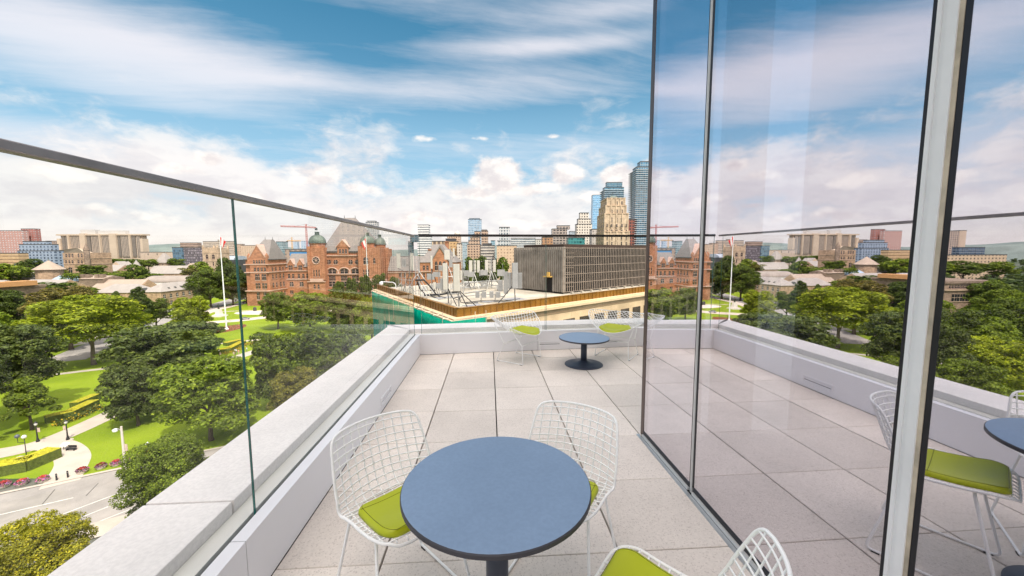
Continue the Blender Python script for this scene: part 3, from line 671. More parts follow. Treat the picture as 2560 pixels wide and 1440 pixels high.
def trunk_mesh(name, seed, bark):
    b = MB(); R = random.Random(seed)
    b.tube([(0, 0, -.02), (.01, 0, .06), (.0, .012, .3), (-.012, .0, .52), (0, -.01, .8)], [.062, .046, .036, .03, .012], 9)
    for i in range(6):
        a = 2*pi*i/6+R.uniform(-.4, .4); z = R.uniform(.34, .58); l = R.uniform(.26, .4)
        b.tube([(0, 0, z), (l*.4*cos(a), l*.4*sin(a), z+.10), (l*cos(a), l*sin(a), z+R.uniform(.18, .32))], [.022, .015, .006], 6)
    o = b.build(name, bark, None, True); me = o.data; bpy.data.objects.remove(o); return me
CR = {'fine': [crown_mesh('crown_fine', 90, 46000, .018, 46, 'round')], 'near': [crown_mesh('crown_near', 10+i, 21000, .031, 30+5*i, 'round') for i in range(3)], 'spread': [crown_mesh('crown_spread', 30+i, 22000, .031, 38, 'spread') for i in range(2)],
      'cone': [crown_mesh('crown_cone', 40+i, 9000, .036, 24, 'cone') for i in range(2)], 'far': [crown_mesh('crown_far', 60+i, 2600, .075, 12, 'round') for i in range(4)]}
TR = [trunk_mesh('trunk_dark', 1, M_bark), trunk_mesh('trunk_pale', 2, M_barkp)]
GC = {'lime': (.225, .275, .014), 'green': (.11, .155, .016), 'dark': (.062, .092, .016), 'blue': (.088, .120, .030), 'olive': (.160, .158, .024), 'brown': (.155, .135, .034), 'mid': (.140, .195, .018), 'gold': (.24, .235, .018), 'deep': (.088, .128, .014)}
TN = [0]
def tree(label, cx, top, hw, bot, v, kind='near', col='green', name='tree', group=None, pale=0, squash=None):
    """crown between pixel rows top and bot, half width hw, standing v metres ahead"""
    TN[0] += 1; R = random.Random(TN[0]*13)
    u, zt = UZ(cx, top, v); _, zb = UZ(cx, bot, v); u1, _ = UZ(cx+hw, (top+bot)/2, v); u0, _ = UZ(cx-hw, (top+bot)/2, v); r = (u1-u0)/2
    zb = max(zb, G+.8); zc = (zt+zb)/2; rz = max(.8, (zt-zb)/2)
    t = bgthing(name, label, 'tree', u, v, G, group); k = R.uniform(.88, 1.12); c = GC[col]
    cr = bpy.data.objects.new('crown', R.choice(CR[kind])); COL.objects.link(cr); cr.parent = t; cr.location = (0, 0, zc-G); cr.scale = (r*1.06, r*1.06, rz*1.08); cr.rotation_euler = (0, 0, R.uniform(0, 6.28)); cr.color = (c[0]*k, c[1]*k, c[2]*k, 1)
    tk = bpy.data.objects.new('trunk', TR[pale]); COL.objects.link(tk); tk.parent = t; h = (zc-G)*1.15; s = max(h*.8, r*.9); tk.scale = (s, s, h); tk.rotation_euler = (0, 0, R.uniform(0, 6.28))
    return t
gP = 'trees in the park'
tree('tall spreading yellow-green tree with bare pale trunk on the lawn', 216, 735, 118, 862, 129, 'spread', 'lime', group=gP, pale=1)
tree('big dark tree cut by the left edge of the picture, above the paler low tree', 28, 800, 100, 985, 88, 'near', 'blue', group=gP)
tree('small layered pale-tipped tree at the left edge just behind the lamp posts', 62, 938, 72, 1052, 80, 'cone', 'mid', group=gP)
tree('large dusky green tree in the middle of the lawn, left of the bright maple', 400, 800, 150, 985, 95, 'near', 'blue', group=gP)
tree('low dusky tree overhanging the path beside the utility pole', 330, 905, 85, 1062, 82, 'near', 'blue', group=gP)
tree('dense bright green maple beside the edge of the first glass pane', 512, 893, 122, 1068, 75, 'spread', 'mid', group=gP)
tree('bushy yellowish tree leaning over the coping joint beside the road', 412, 1090, 130, 1320, 50, 'fine', 'mid', group=gP)
tree('round yellow-green tree in the bottom left corner, nearest to the building', 80, 1292, 128, 1540, 35.5, 'fine', 'gold', group=gP)
tree('dull brownish tree behind the tall yellow-green one', 160, 712, 95, 830, 150, 'near', 'brown', group=gP)
tree('dark green tree at the left edge below the pale gabled roof', 0, 720, 62, 840, 142, 'near', 'dark', group=gP)
tree('pointed dark evergreen left of the stone college wing', 288, 724, 28, 800, 175, 'cone', 'dark', 'evergreen_tree', group=gP)
tree('taller pointed dark evergreen beside the street light', 342, 712, 42, 800, 178, 'cone', 'dark', 'evergreen_tree', group=gP)
tree('dark bushy tree right of the pointed evergreens', 385, 745, 40, 805, 185, 'near', 'deep', group=gP)
tree('light yellow-green tree beside the flagpole base', 475, 738, 58, 822, 172, 'near', 'lime', group=gP)
tree('blue-green tree in front of the light yellow-green one', 478, 800, 80, 885, 128, 'near', 'blue', group=gP)
tree('yellowish tree spreading below the tall trunked one', 300, 770, 70, 850, 150, 'near', 'lime', group=gP)
tree('dark tree mass right of the stone college wing', 520, 668, 60, 760, 268, 'near', 'deep', group=gP)
tree('very dark tree behind the red and white flag', 575, 655, 46, 768, 280, 'near', 'dark', group=gP)
tree('dark tree between the flagpole and the west wing', 612, 690, 26, 762, 290, 'near', 'dark', group=gP)
tree('bushy green tree right of the glass pane edge', 690, 825, 88, 1010, 92, 'near', 'green', group=gP)
tree('dense mid green tree filling the glass below the netting', 820, 808, 110, 1020, 82, 'near', 'deep', group=gP)
tree('green tree at the corner where the two railings meet', 930, 850, 80, 1010, 62, 'near', 'mid', group=gP)
tree('dull brown-green tree low behind the long coping', 735, 920, 70, 1040, 72, 'near', 'olive', group=gP)
tree('round bush-like tree in front of the clock-faced tower', 690, 728, 46, 812, 190, 'near', 'deep', group=gP)
tree('wide tree in front of the brick porch, left of the netting', 770, 726, 72, 820, 185, 'near', 'mid', group=gP)
tree('dark tree behind the top edge of the green netting', 865, 720, 66, 835, 175, 'near', 'deep', group=gP)
tree('yellow-green tree right against the green netting', 925, 740, 50, 850, 150, 'near', 'mid', group=gP)
gL = 'narrow dark trees in front of the parliament building'
for i, (cx, tp, hw, lb) in enumerate([(848, 700, 20, 'narrow dark tree left of the second flagpole, the shortest of its row'), (878, 691, 20, 'narrow dark tree just left of the second flagpole'), (912, 683, 22, 'narrow dark tree behind the foot of the second flagpole'), (948, 682, 24, 'narrow dark tree below the rear copper dome'), (985, 688, 22, 'narrow dark tree behind the bent roof lamp')]):
    tree(lb, cx, tp, hw, 765, 215, 'near', 'deep', group=gL)
gC = 'trees among the college roofs'
for (cx, tp, hw, bt, v, c, lb) in [(20, 660, 52, 712, 300, 'mid', 'green tree at the left edge in front of the tan building'), (-70, 655, 60, 715, 300, 'mid', 'green tree just outside the left edge, seen in the glass wall'), (70, 648, 34, 680, 340, 'dark', 'dark tree below the blue-grey apartment block'), (103, 656, 20, 682, 350, 'mid', 'small light tree behind the cone-roofed chapter house'), (228, 662, 36, 690, 330, 'deep', 'dark tree right of the square stone tower'), (180, 682, 26, 700, 290, 'mid', 'low tree in front of the square stone tower'), (288, 678, 34, 702, 330, 'mid', 'light tree right of the chimneyed stone house'), (342, 662, 30, 704, 345, 'deep', 'dark tree below the little cone spire'), (320, 648, 34, 668, 420, 'deep', 'tree below the big concrete library'), (370, 648, 24, 670, 410, 'mid', 'light tree left of the grey pyramid-roofed tower'), (272, 646, 40, 664, 420, 'mid', 'tree band at the foot of the concrete library'), (440, 646, 24, 670, 420, 'deep', 'tree right of the grey pyramid-roofed tower'), (472, 668, 26, 690, 360, 'olive', 'rusty tree in front of the tan gothic tower'), (505, 655, 26, 690, 370, 'mid', 'light tree left of the tan gothic tower'), (560, 645, 24, 700, 360, 'dark', 'dark tree below the silver barrel roof'), (375, 684, 30, 698, 330, 'mid', 'low light tree behind the barrel hall'), (140, 668, 40, 690, 330, 'mid', 'light tree beside the chapter house'), (130, 705, 50, 735, 215, 'deep', 'dark tree in front of the long slate roof'), (215, 720, 30, 745, 205, 'mid', 'light tree left of the grey college roof')]:
    tree(lb, cx, tp, hw, bt, v, 'far', c, group=gC)
gB = 'trees behind the antennas'
for (cx, tp, hw, bt, v, c, lb) in [(1180, 643, 24, 712, 260, 'deep', 'dark tree behind the left pair of antenna backs'), (1205, 641, 22, 715, 275, 'dark', 'darkest tree between the two pairs of antenna backs'), (1252, 645, 26, 715, 250, 'deep', 'dark tree against the left edge of the louvred plant room'), (1050, 638, 10, 660, 420, 'mid', 'small tree between the roofs left of the brick gable')]:
    tree(lb, cx, tp, hw, bt, v, 'far', c, group=gB)
gO = 'trees beyond the left edge, mirrored in the glass wall'
for (cx, tp, hw, bt, v, c, lb) in [(-60, 770, 80, 890, 120, 'mid', 'round green tree beyond the left edge, nearest the picture'), (-150, 800, 90, 960, 95, 'deep', 'dark broad tree beyond the left edge, in front of the museum'), (-110, 850, 80, 1040, 75, 'blue', 'bluish tree beyond the left edge beside the path'), (-260, 830, 100, 1000, 92, 'mid', 'yellowish tree beyond the left edge at the museum corner'), (-200, 960, 100, 1130, 66, 'mid', 'low tree beyond the left edge by the road'), (-330, 900, 110, 1090, 78, 'lime', 'lightest tree beyond the left edge, farthest out'), (-300, 720, 80, 860, 135, 'deep', 'dark tree beyond the left edge at the far corner of the museum'), (-370, 750, 90, 900, 118, 'mid', 'mid green tree beyond the left edge, second farthest out'), (-440, 780, 110, 960, 105, 'deep', 'dark green tree beyond the left edge behind the lightest one'), (-220, 668, 60, 712, 300, 'deep', 'dark tree behind the museum roof'), (-130, 664, 50, 706, 310, 'mid', 'light tree behind the museum roof'), (-330, 672, 60, 712, 300, 'mid', 'farthest light tree behind the museum roof')]:
    tree(lb, cx, tp, hw, bt, v, 'near' if v < 200 else 'far', c, group=gO)
def far_woods():
    """the tree cover of the city beyond the park, one mass"""
    R = np.random.default_rng(5); base = crown_mesh('clump', 77, 130, .26, 7, 'round'); V0 = np.zeros(len(base.vertices)*3, 'f'); base.vertices.foreach_get('co', V0); V0 = V0.reshape(-1, 3)
    out = []
    for i in range(900):
        a = radians(R.uniform(-62, 24)); d = 420*(2000/420)**R.random(); r = R.uniform(6, 11); h = R.uniform(9, 14)
        if a > radians(-20) and d < 520: continue
        out.append(V0*np.array([r, r, h*.55]) + np.array([d*sin(a), d*cos(a), h*.6]))
    V = np.concatenate(out); n = len(V)//4; me = bpy.data.meshes.new('far_woods'); me.vertices.add(len(V)); me.vertices.foreach_set('co', V.astype('f').ravel())
    me.loops.add(4*n); me.loops.foreach_set('vertex_index', np.arange(4*n, dtype='i')); me.polygons.add(n); me.polygons.foreach_set('loop_start', np.arange(0, 4*n, 4, dtype='i'))
    me.materials.append(M_leaf); me.update(calc_edges=True); o = bpy.data.objects.new('far_woods', me); COL.objects.link(o); o.location = (0, 0, G); o.color = (.055, .085, .028, 1)
    tag(o, 'hazy tree cover of the city beyond the park', 'woods', kind='stuff')
far_woods()
# ================================================================== WINDOWS shared by the stone buildings
M_pane = mat('dark_pane', (.018, .022, .028), .12, .3, .5, spec=.8); M_paleblind = mat('pale_blind', (.50, .50, .47), .5, .2, .5)
M_sand = masonry('brown_sandstone', (.40, .182, .105), 1.6, .55, .2, .8); M_sandl = mat('pink_stone_trim', (.50, .34, .28), .8, .1, .5); M_slate = mat('grey_slate', (.21, .185, .175), .7, .12, .5, fine=.1)
M_copper = mat('green_copper', (.135, .165, .135), .6, .2, .35, col2=(.08, .10, .085)); M_copd = mat('dark_copper', (.075, .095, .08), .6, .2, .4); M_lead = mat('dark_lead_gutter', (.07, .07, .07), .6, .2)
def wmesh(kind):
    b = MB(); n = 10
    if kind == 'rect': b.box(-.5, .5, -.10, .02, 0, 1)
    elif kind == 'arch': b.hexa([(p[0], .02, p[1]) for p in _arch()], [(p[0], -.10, p[1]) for p in _arch()])
    elif kind == 'round': P = [(.5*cos(2*pi*k/20), .5+.5*sin(2*pi*k/20)) for k in range(20)]; b.hexa([(p[0], .02, p[1]) for p in P], [(p[0], -.10, p[1]) for p in P])
    b.cur = 1
    b.box(-.03, .03, -.14, -.102, .02, .97); b.box(-.5, -.033, -.135, -.102, .52, .57); b.box(.033, .5, -.135, -.102, .52, .57)
    b.box(-.60, .60, -.30, -.0, -.09, -.002)
    o = b.build('window', [M_pane, M_sandl]); me = o.data; bpy.data.objects.remove(o); return me
def _arch(n=10): return [(-.5, 0), (.5, 0)] + [(.5*cos(pi*k/n), .72+.28*sin(pi*k/n)) for k in range(n+1)]
WM = {k: wmesh(k) for k in ('rect', 'arch', 'round')}
def win(parent, org, kind, u, v, z, w, h, rot=0, name='window', trim=None):
    o = bpy.data.objects.new(name, WM[kind]); COL.objects.link(o); o.parent = parent; o.location = (u-org[0], v-org[1], z-org[2]); o.scale = (w, 1, h); o.rotation_euler = (0, 0, rot)
    if trim: o.material_slots[1].link = 'OBJECT'; o.material_slots[1].material = trim
    return o
def winpx(parent, org, kind, px, y0, y1, wpx, v, **k):
    u, z0 = UZ(px, y1, v); _, z1 = UZ(px, y0, v); return win(parent, org, kind, u, v, z0, wpx*v/F*1.0, z1-z0, **k)
def hip(b, u0, u1, v0, v1, z, ru0, ru1, rv0, rv1, rz, over=.5):
    b.hexa([(u0-over, v0-over, z), (u1+over, v0-over, z), (u1+over, v1+over, z), (u0-over, v1+over, z)], [(ru0, rv0, rz), (ru1, rv0, rz), (ru1, rv1, rz), (ru0, rv1, rz)])
# ------------------------------------------------------------------ the parliament building
def parliament():
    org = (-150, 296, G); t = bgthing('parliament_building', 'long red sandstone parliament building with copper domes and a steep grey roof', 'parliament', org[0], org[1])
    Zp = lambda y, v, px=800: UZ(px, y, v)[1]; Up = lambda px, v, y=660: UZ(px, y, v)[0]
    # --- west wing
    v0, v1 = 277, 299; ul, ur = Up(614, v0), Up(671.5, v0); ze = Zp(661, v0, 640); zr = Zp(649, v0, 640)
    b = MB(org); b.box(ul, ur, v0, v1, G, zr); b.box(ul-.4, ur+.4, v0-.5, v1, G, Zp(727, v0, 640)); wing = b.build('wing', M_sand, t)
    gl, gr = Up(627, v0), Up(667, v0); zg = Zp(643, v0, 640); zp = Zp(613.5, v0, 640)
    b = MB(org); b.hexa([(gl, v0-1.2, zg), (gr, v0-1.2, zg), ((gl+gr)/2, v0-1.2, zp)], [(gl, v0+7, zg), (gr, v0+7, zg), ((gl+gr)/2, v0+7, zp)]); b.box(gl, gr, v0-1.2, v0-.02, Zp(726, v0, 640)+.05, zg); gab = b.build('gable', M_sand, t)
    b = MB(org); gm_ = (gl+gr)/2
    for s, a in ((-1, gl), (1, gr)):
        b.hexa([(a+s*.5, v0-1.5, zg-.2), (a-s*.2, v0-1.5, zg-.2), (gm_, v0-1.5, zp-.1), (gm_, v0-1.5, zp+.8)], [(a+s*.5, v0+7, zg-.2), (a-s*.2, v0+7, zg-.2), (gm_, v0+7, zp-.1), (gm_, v0+7, zp+.8)])
    b.build('coping', M_sandl, gab)
    for a in (gl-.6, gr+.6):
        b = MB(org); b.box(a-.9, a+.9, v0-1.4, v0+.4, ze, zg+1.2); b.hexa([(a-.9, v0-1.4, zg+1.2), (a+.9, v0-1.4, zg+1.2), (a+.9, v0+.4, zg+1.2), (a-.9, v0+.4, zg+1.2)], [(a-.1, v0-.6, zg+3), (a+.1, v0-.6, zg+3), (a+.1, v0-.4, zg+3), (a-.1, v0-.4, zg+3)]); b.build('pinnacle', M_sand, gab)
    b = MB(org); vm = (v0+v1)/2; hip(b, ul, ur, v0, v1, zr, Up(663, vm, 599), Up(681.5, vm, 599), vm-1.5, vm+1.5, Zp(599, vm, 670)); rf = b.build('roof', M_slate, t)
    for px in (663, 681.5):
        b = MB(org); uu, zz = UZ(px, 599, vm); b.tube([(uu, vm, zz-.2), (uu, vm, zz+2.2)], [.25, .05], 6); b.build('finial', M_lead, rf)
    b = MB(org); b.box(ul-.9, ur+.9, v0-1.0, v1, zr-.25, zr+.28); b.build('gutter', M_lead, t)
    for y, d in ((661, .9), (681, .7), (727, 1.0)):
        b = MB(org); z = Zp(y, v0, 640); b.box(ul-d*.7, ur+d*.7, v0-1.2-d*.4, v1+.3, z-.32, z+.32); b.build('string_course', M_sandl, t)
    vg = v0-1.2
    for px in (635, 642, 648.5, 655, 661.5): winpx(gab, org, 'arch', px, 650, 658.5, 4.2, vg)
    for px in (638, 646, 654.5, 662.5): winpx(gab, org, 'rect', px, 669, 678, 4.8, vg)
    for px in (641, 647, 657.5, 663.5): winpx(gab, org, 'arch', px, 684.5, 700, 5.2, vg)
    for px in (642.5, 649, 659, 665.5): winpx(gab, org, 'rect', px, 708, 722, 5, vg)
    for px in (646.5, 663): winpx(gab, org, 'rect', px, 731, 749, 6.5, vg, trim=M_sandl)
    for v in (281, 285, 290, 294):
        for (za, zb, k) in ((669, 678, 'rect'), (686, 698, 'arch'), (708, 720, 'rect'), (732, 745, 'rect')):
            z0, z1 = Zp(zb, v0, 672), Zp(za, v0, 672); win(wing, org, k, ur+(.4 if zb > 740 else 0), v, z0, 1.5, z1-z0, rot=pi/2)
    # --- connecting range (two gabled dormers, arched ground floor)
    def conn(u0, u1, v, v2, dorm, rows, ridge_y, eave_y, pxm):
        b = MB(org); b.box(u0, u1, v, v2, G, Zp(eave_y, v, pxm)); cn = b.build('wing', M_sand, t)
        z = Zp(eave_y, v, pxm); vr = (v+v2)/2; zr_ = Zp(ridge_y, vr, pxm)
        b = MB(org); b.hexa([(u0, v-.6, z-.1), (u1, v-.6, z-.1), (u1, v2+.6, z-.1), (u0, v2+.6, z-.1)], [(u0, vr-.3, zr_), (u1, vr-.3, zr_), (u1, vr+.3, zr_), (u0, vr+.3, zr_)]); b.build('roof', M_slate, t)
        for y, d in rows:
            b = MB(org); zz = Zp(y, v, pxm); b.box(u0, u1, v-d, v-.01, zz-.3, zz+.3); b.build('string_course', M_sandl, t)
        for px in dorm:
            a0, a1 = Up(px-8, v), Up(px+8, v); zb = Zp(661, v, px); zt = Zp(648.5, v, px); zl = Zp(676, v, px)
            b = MB(org); b.box(a0, a1, v-.5, v+5, zl, zb); b.hexa([(a0, v-.5, zb), (a1, v-.5, zb), ((a0+a1)/2, v-.5, zt)], [(a0, v+6, zb), (a1, v+6, zb), ((a0+a1)/2, v+6, zt)]); dm = b.build('dormer', M_sand, t)
            b = MB(org); mid = (a0+a1)/2
            for s, a in ((-1, a0), (1, a1)): b.hexa([(a+s*.4, v-.8, zb-.1), (a, v-.8, zb-.1), (mid, v-.8, zt), (mid, v-.8, zt+.6)], [(a+s*.4, v+6, zb-.1), (a, v+6, zb-.1), (mid, v+6, zt), (mid, v+6, zt+.6)])
            b.build('coping', M_sandl, dm)
            for q in (-2.6, 2.6): winpx(dm, org, 'rect', px+q, 663.5, 674.5, 4, v-.5)
        return cn
    ua, ub = ur-.2, Up(772, 298)
    cn = conn(ua, ub, 298, 316, (727, 751), ((677, .7), (698, .6)), 634, 667, 745)
    for px in (723, 733.5, 747.5, 759, 769): winpx(cn, org, 'rect', px, 684.5, 695.5, 5, 298)
    for px in (729.5, 754.5): winpx(cn, org, 'arch', px, 704.5, 715.5, 9.5, 298)
    for px in (730, 756): winpx(cn, org, 'rect', px, 726, 734, 8, 298)
    # --- clock-faced tower with its copper dome
    def dome_tower(px0, px1, v, d, dome_px, y_dome, y_top, y_lant, y_sq, rose=None, oct_=False):
        u0, u1 = Up(px0, v), Up(px1, v); zs = Zp(y_sq, v, px0); um = (u0+u1)/2; vm = v+d/2
        b = MB(org)
        b.box(u0, u1, v, v+d, G, zs); b.box(u0-.35, u1+.35, v-.7, v+d, G, Zp(706, v, px0))
        for (a, c) in ((u0+.8, v+.4), (u1-.8, v+.4)): b.box(a-1.2, a+1.2, c-1.0, c+.8, Zp(700, v, px0), zs+.9)
        tw = b.build('tower', M_sand, t)
        z = Zp(704, v, px0); b = MB(org); b.box(u0-.8, u1+.8, v-1.6, v-.72, z-.3, z+.35); b.box(u0+1, u1-1, v-1.0, v-.72, z+.4, z+2.3); b.build('ledge', M_sandl, tw)
        ud0, ud1 = Up(dome_px[0], vm), Up(dome_px[1], vm); R = (ud1-ud0)/2*.985; uc = (ud0+ud1)/2; zd = Zp(y_dome, vm, dome_px[0]); zt = Zp(y_top, vm, dome_px[0])
        b = MB(org); b.lathe([(R*.93, zs-1), (R*.93, zd-1.0), (R*.99, zd-.6), (R*.99, zd-.1)], 16, (uc, vm)); b.build('drum', M_sand, tw)
        H = zt-zd; prof = [(R*1.03, zd-.1), (R*1.03, zd+.5), (R*.99, zd+.55)] + [(R*1.0*cos(a)**.85, zd+.55+(H-.55)*sin(a)) for a in [pi/2*k/12 for k in range(1, 12)]]
        b = MB(org); b.lathe(prof+[(.3, zt)], 24, (uc, vm)); dm = b.build('dome', M_copper, tw); autosmooth(dm, 35)
        rl = R*.26; zl = Zp(y_lant, vm, dome_px[0]); b = MB(org); b.lathe([(rl*1.15, zt-.5), (rl*1.15, zt+.2), (rl, zt+.25), (rl, zl-.4), (rl*1.2, zl-.35), (rl*.9, zl)], 12, (uc, vm)); b.build('lantern', M_copd, dm)
        b = MB(org); b.lathe([(R*1.06, zd-.1), (R*1.06, zd+.3)], 16, (uc, vm)); b.build('cornice', M_copd, tw)
        return tw, v
    tw, v = dome_tower(771, 811, 292, 11, (776.5, 816.5), 608, 587, 579.5, 619)
    u, z = UZ(790, 651, v); b = MB(org)
    ring = [(u+2.75*cos(a), v-.16, z+2.75*sin(a)) for a in [2*pi*k/32 for k in range(32)]]; b.tube(ring, .34, 6, close=True)
    for k in range(8): b.tube([(u, v-.2, z), (u+2.6*cos(pi*k/4+.39), v-.2, z+2.6*sin(pi*k/4+.39))], .14, 5)
    rs = b.build('rose_window', M_sandl, tw)
    b = MB(org); b.hexa([(u+2.6*cos(2*pi*k/24), v+.02, z+2.6*sin(2*pi*k/24)) for k in range(24)], [(u+2.6*cos(2*pi*k/24), v-.1, z+2.6*sin(2*pi*k/24)) for k in range(24)]); b.build('pane', M_pane, rs)
    for px in (785.5, 792, 798.5): winpx(tw, org, 'rect', px, 674.5, 691.5, 2.6, v)
    for px in (787, 797): winpx(tw, org, 'arch', px, 711, 722, 4, v-.7)
    win(tw, org, 'arch', UZ(789, 622, v)[0], v+.45, UZ(789, 622, v)[1], 1.2, 2.6)
    # --- centre block
    vc = 297; u0, u1 = Up(811, vc), Up(900, vc); zc_ = Zp(628, vc, 850)
    b = MB(org); b.box(u0, u1, vc, vc+28, G, zc_); cb = b.build('centre_block', M_sand, t)
    b = MB(org); vr = vc+15; rz = Zp(545, vr, 870); hip(b, u0-1, Up(938, vc), vc, vc+28, zc_, Up(861, vr, 545), Up(888, vr, 545), vr-1, vr+1, rz, .8); rf = b.build('roof', M_slate, t)
    for px in (861, 888):
        b = MB(org); uu, zz = UZ(px, 545, vr); b.tube([(uu, vr, zz-.5), (uu, vr, zz+2.4)], [.35, .05], 6); b.build('finial', M_lead, rf)
    for y, d in ((639, .9), (685, .8)):
        b = MB(org); z = Zp(y, vc, 850); b.box(u0, u1, vc-d, vc-.01, z-.35, z+.35); b.build('string_course', M_sandl, t)
    b = MB(org); z = Zp(630, vc, 850); b.box(u0, u1, vc-.7, vc, z-.5, z+.4); b.build('gutter', M_lead, t)
    for px in (822.5, 839.5, 877, 893): 
        o = winpx(cb, org, 'round', px, 649.5, 660.5, 11, vc); 
    for px in (831, 861, 889):
        winpx(cb, org, 'arch', px, 672.5, 684, 19, vc); u, z = UZ(px, 684, vc); b = MB(org); R = 4.9
        b.tube([(u+R*cos(a), vc-.1, z+R*.95*sin(a)) for a in [pi*k/16 for k in range(17)]], .5, 6); b.build('arch_moulding', M_sandl, cb)
        for q in (-5.5, 0, 5.5): winpx(cb, org, 'rect', px+q, 689, 702, 4.6, vc, name='doorway')
        winpx(cb, org, 'rect', px, 704, 716, 15, vc, name='doorway')
    a0, a1 = Up(842, vc-1), Up(874.5, vc-1); zb, zt = Zp(618, vc-1, 858), Zp(600.5, vc-1, 858); zl = Zp(639, vc-1, 858)+.36; mid = (a0+a1)/2
    b = MB(org); b.box(a0+.8, a1-.8, vc-1, vc+8, zl, zb); b.hexa([(a0, vc-1.2, zb), (a1, vc-1.2, zb), (mid, vc-1.2, zt)], [(a0, vc+12, zb), (a1, vc+12, zb), (mid, vc+12, zt)]); dm = b.build('dormer', M_sand, t)
    b = MB(org)
    for s, a in ((-1, a0), (1, a1)): b.hexa([(a+s*.5, vc-1.5, zb-.1), (a, vc-1.5, zb-.1), (mid, vc-1.5, zt), (mid, vc-1.5, zt+.7)], [(a+s*.5, vc+12, zb-.1), (a, vc+12, zb-.1), (mid, vc+12, zt), (mid, vc+12, zt+.7)])
    b.build('coping', M_sandl, dm)
    for px in (850.5, 858, 865.5): winpx(dm, org, 'rect', px, 623, 633, 4.5, vc-1)
    # steps in front of the porch
    b = MB(org); ux0, ux1 = Up(818, vc-3), Up(905, vc-3)
    for i in range(6): b.box(ux0, ux1, vc-9+i*1.4, vc-9+(i+1)*1.4, G, G+.6+i*.55)
    b.build('entrance_steps', M_sandl, t)
    # --- the right pair of domed towers
    tw2, v = dome_tower(898, 950, 293, 11, (902.5, 938.5), 608, 589, 581.5, 618)
    winpx(tw2, org, 'arch', 915, 643, 660, 12, v); winpx(tw2, org, 'arch', 936, 645, 658, 5, v)
    for px in (910, 916, 922): winpx(tw2, org, 'rect', px, 674, 690, 2.6, v)
    tw3, v = dome_tower(946, 971, 303, 10, (938, 966), 611.5, 594, 586.5, 622)
    winpx(tw3, org, 'arch', 965, 643, 652, 3.5, v)
    # --- east side: range and gabled pavilion
    cn = conn(Up(969, 300), Up(1052, 300), 300, 318, (), ((681, .6),), 640, 677, 1010)
    for px in (1000, 1012, 1030, 1042): winpx(cn, org, 'rect', px, 684, 692, 4, 300)
    v0 = 284; v1 = 312; ul, ur = Up(1050, v0), Up(1140, v0); ze = Zp(656, v0, 1080)
    b = MB(org); b.box(ul, ur, v0, v1, G, ze); ew = b.build('wing', M_sand, t)
    b = MB(org); vm = v0+14; hip(b, ul, ur, v0, v1, ze, Up(1083, vm, 612), Up(1112, vm, 612), vm-1, vm+1, Zp(611, vm, 1100)); b.build('roof', M_slate, t)
    gl, gr = Up(1081, v0), Up(1122, v0); zg = Zp(650, v0, 1100); zp = Zp(618, v0, 1100); gm2 = Up(1101.5, v0)
    b = MB(org); b.hexa([(gl, v0-1.4, zg), (gr, v0-1.4, zg), (gm2, v0-1.4, zp)], [(gl, v0+9, zg), (gr, v0+9, zg), (gm2, v0+9, zp)]); b.box(gl, gr, v0-1.4, v0-.02, G, zg); gab = b.build('gable', M_sand, t)
    b = MB(org)
    for s, a in ((-1, gl), (1, gr)): b.hexa([(a+s*1.2, v0-1.9, zg-1.2), (a, v0-1.9, zg-.6), (gm2, v0-1.9, zp-.2), (gm2, v0-1.9, zp+1.6)], [(a+s*1.2, v0+9, zg-1.2), (a, v0+9, zg-.6), (gm2, v0+9, zp-.2), (gm2, v0+9, zp+1.6)])
    b.build('coping', M_slate, gab)
    for px in (1091, 1101, 1111): winpx(gab, org, 'arch', px, 653, 676, 6.5, v0-1.4)
    for px in (1060, 1069): winpx(ew, org, 'rect', px, 664, 675, 5, v0); winpx(ew, org, 'rect', px, 683, 694, 4.5, v0)
    z = Zp(679, v0, 1080); b = MB(org); b.box(ul-.3, ur+.3, v0-.7, v0-.01, z-.3, z+.3); b.build('string_course', M_sandl, t)
    for (px, w, yt, yb) in ((1074, 8, 625, 660), (1117, 9, 606, 640)):
        b = MB(org); vv = v0+8 if px < 1100 else v0+12; uu = Up(px, vv, 630); b.box(uu-w*.14, uu+w*.14, vv, vv+3, Zp(yb, vv, px)-8, Zp(yt, vv, px)); b.box(uu-w*.17, uu+w*.17, vv-.3, vv+3.3, Zp(yt, vv, px), Zp(yt, vv, px)+.8); b.build('chimney', M_sand, t)
parliament()
# ================================================================== FAR BUILDINGS
def tower(name, label, cat, tiers, v, depth, m, group=None, roof=None, extras=None, side=None):
    """tiers: (px0, px1, ytop[, inset metres]) from the ground up, seen v metres ahead"""
    t0 = tiers[0]; depth = min(depth, 9 if t0[1] < 700 else 14); uc = UZ((t0[0]+t0[1])/2, t0[2], v)[0]; t = bgthing(name, label, cat, uc, v, G, group); org = (uc, v, G); zb = G; 
    for i, q in enumerate(tiers):
        ins = q[3] if len(q) > 3 else 0; vv = v+ins
        u0, u1 = UZ(q[0], q[2], vv)[0], UZ(q[1], q[2], vv)[0]; z = UZ((q[0]+q[1])/2, q[2], vv)[1]
        mm = q[4] if len(q) > 4 else m; nm = q[5] if len(q) > 5 else ('body' if i == 0 else 'upper_block')
        b = MB(org); b.box(u0, u1, vv, v+depth-ins, zb, z); b.build(nm, mm, t)
        b = MB(org); b.box(u0-.15, u1+.15, vv-.15, v+depth-ins+.15, z+.01, z+.9); b.build('roof_edge', roof or M_lead, t)
        zb = z+.02
    return t, org
beige = (.50, .38, .27); pinkb = (.47, .27, .23)
gS = 'far buildings on the skyline'
tower('residence_block', 'pinkish brick block with pale window grid at the far left', 'apartment block', [(-6, 55, 577)], 700, 40, facade('pink_grid', (.44, .25, .22), (.52, .50, .50), 5.2, 4.2, .34, .4, var=.25), gS)
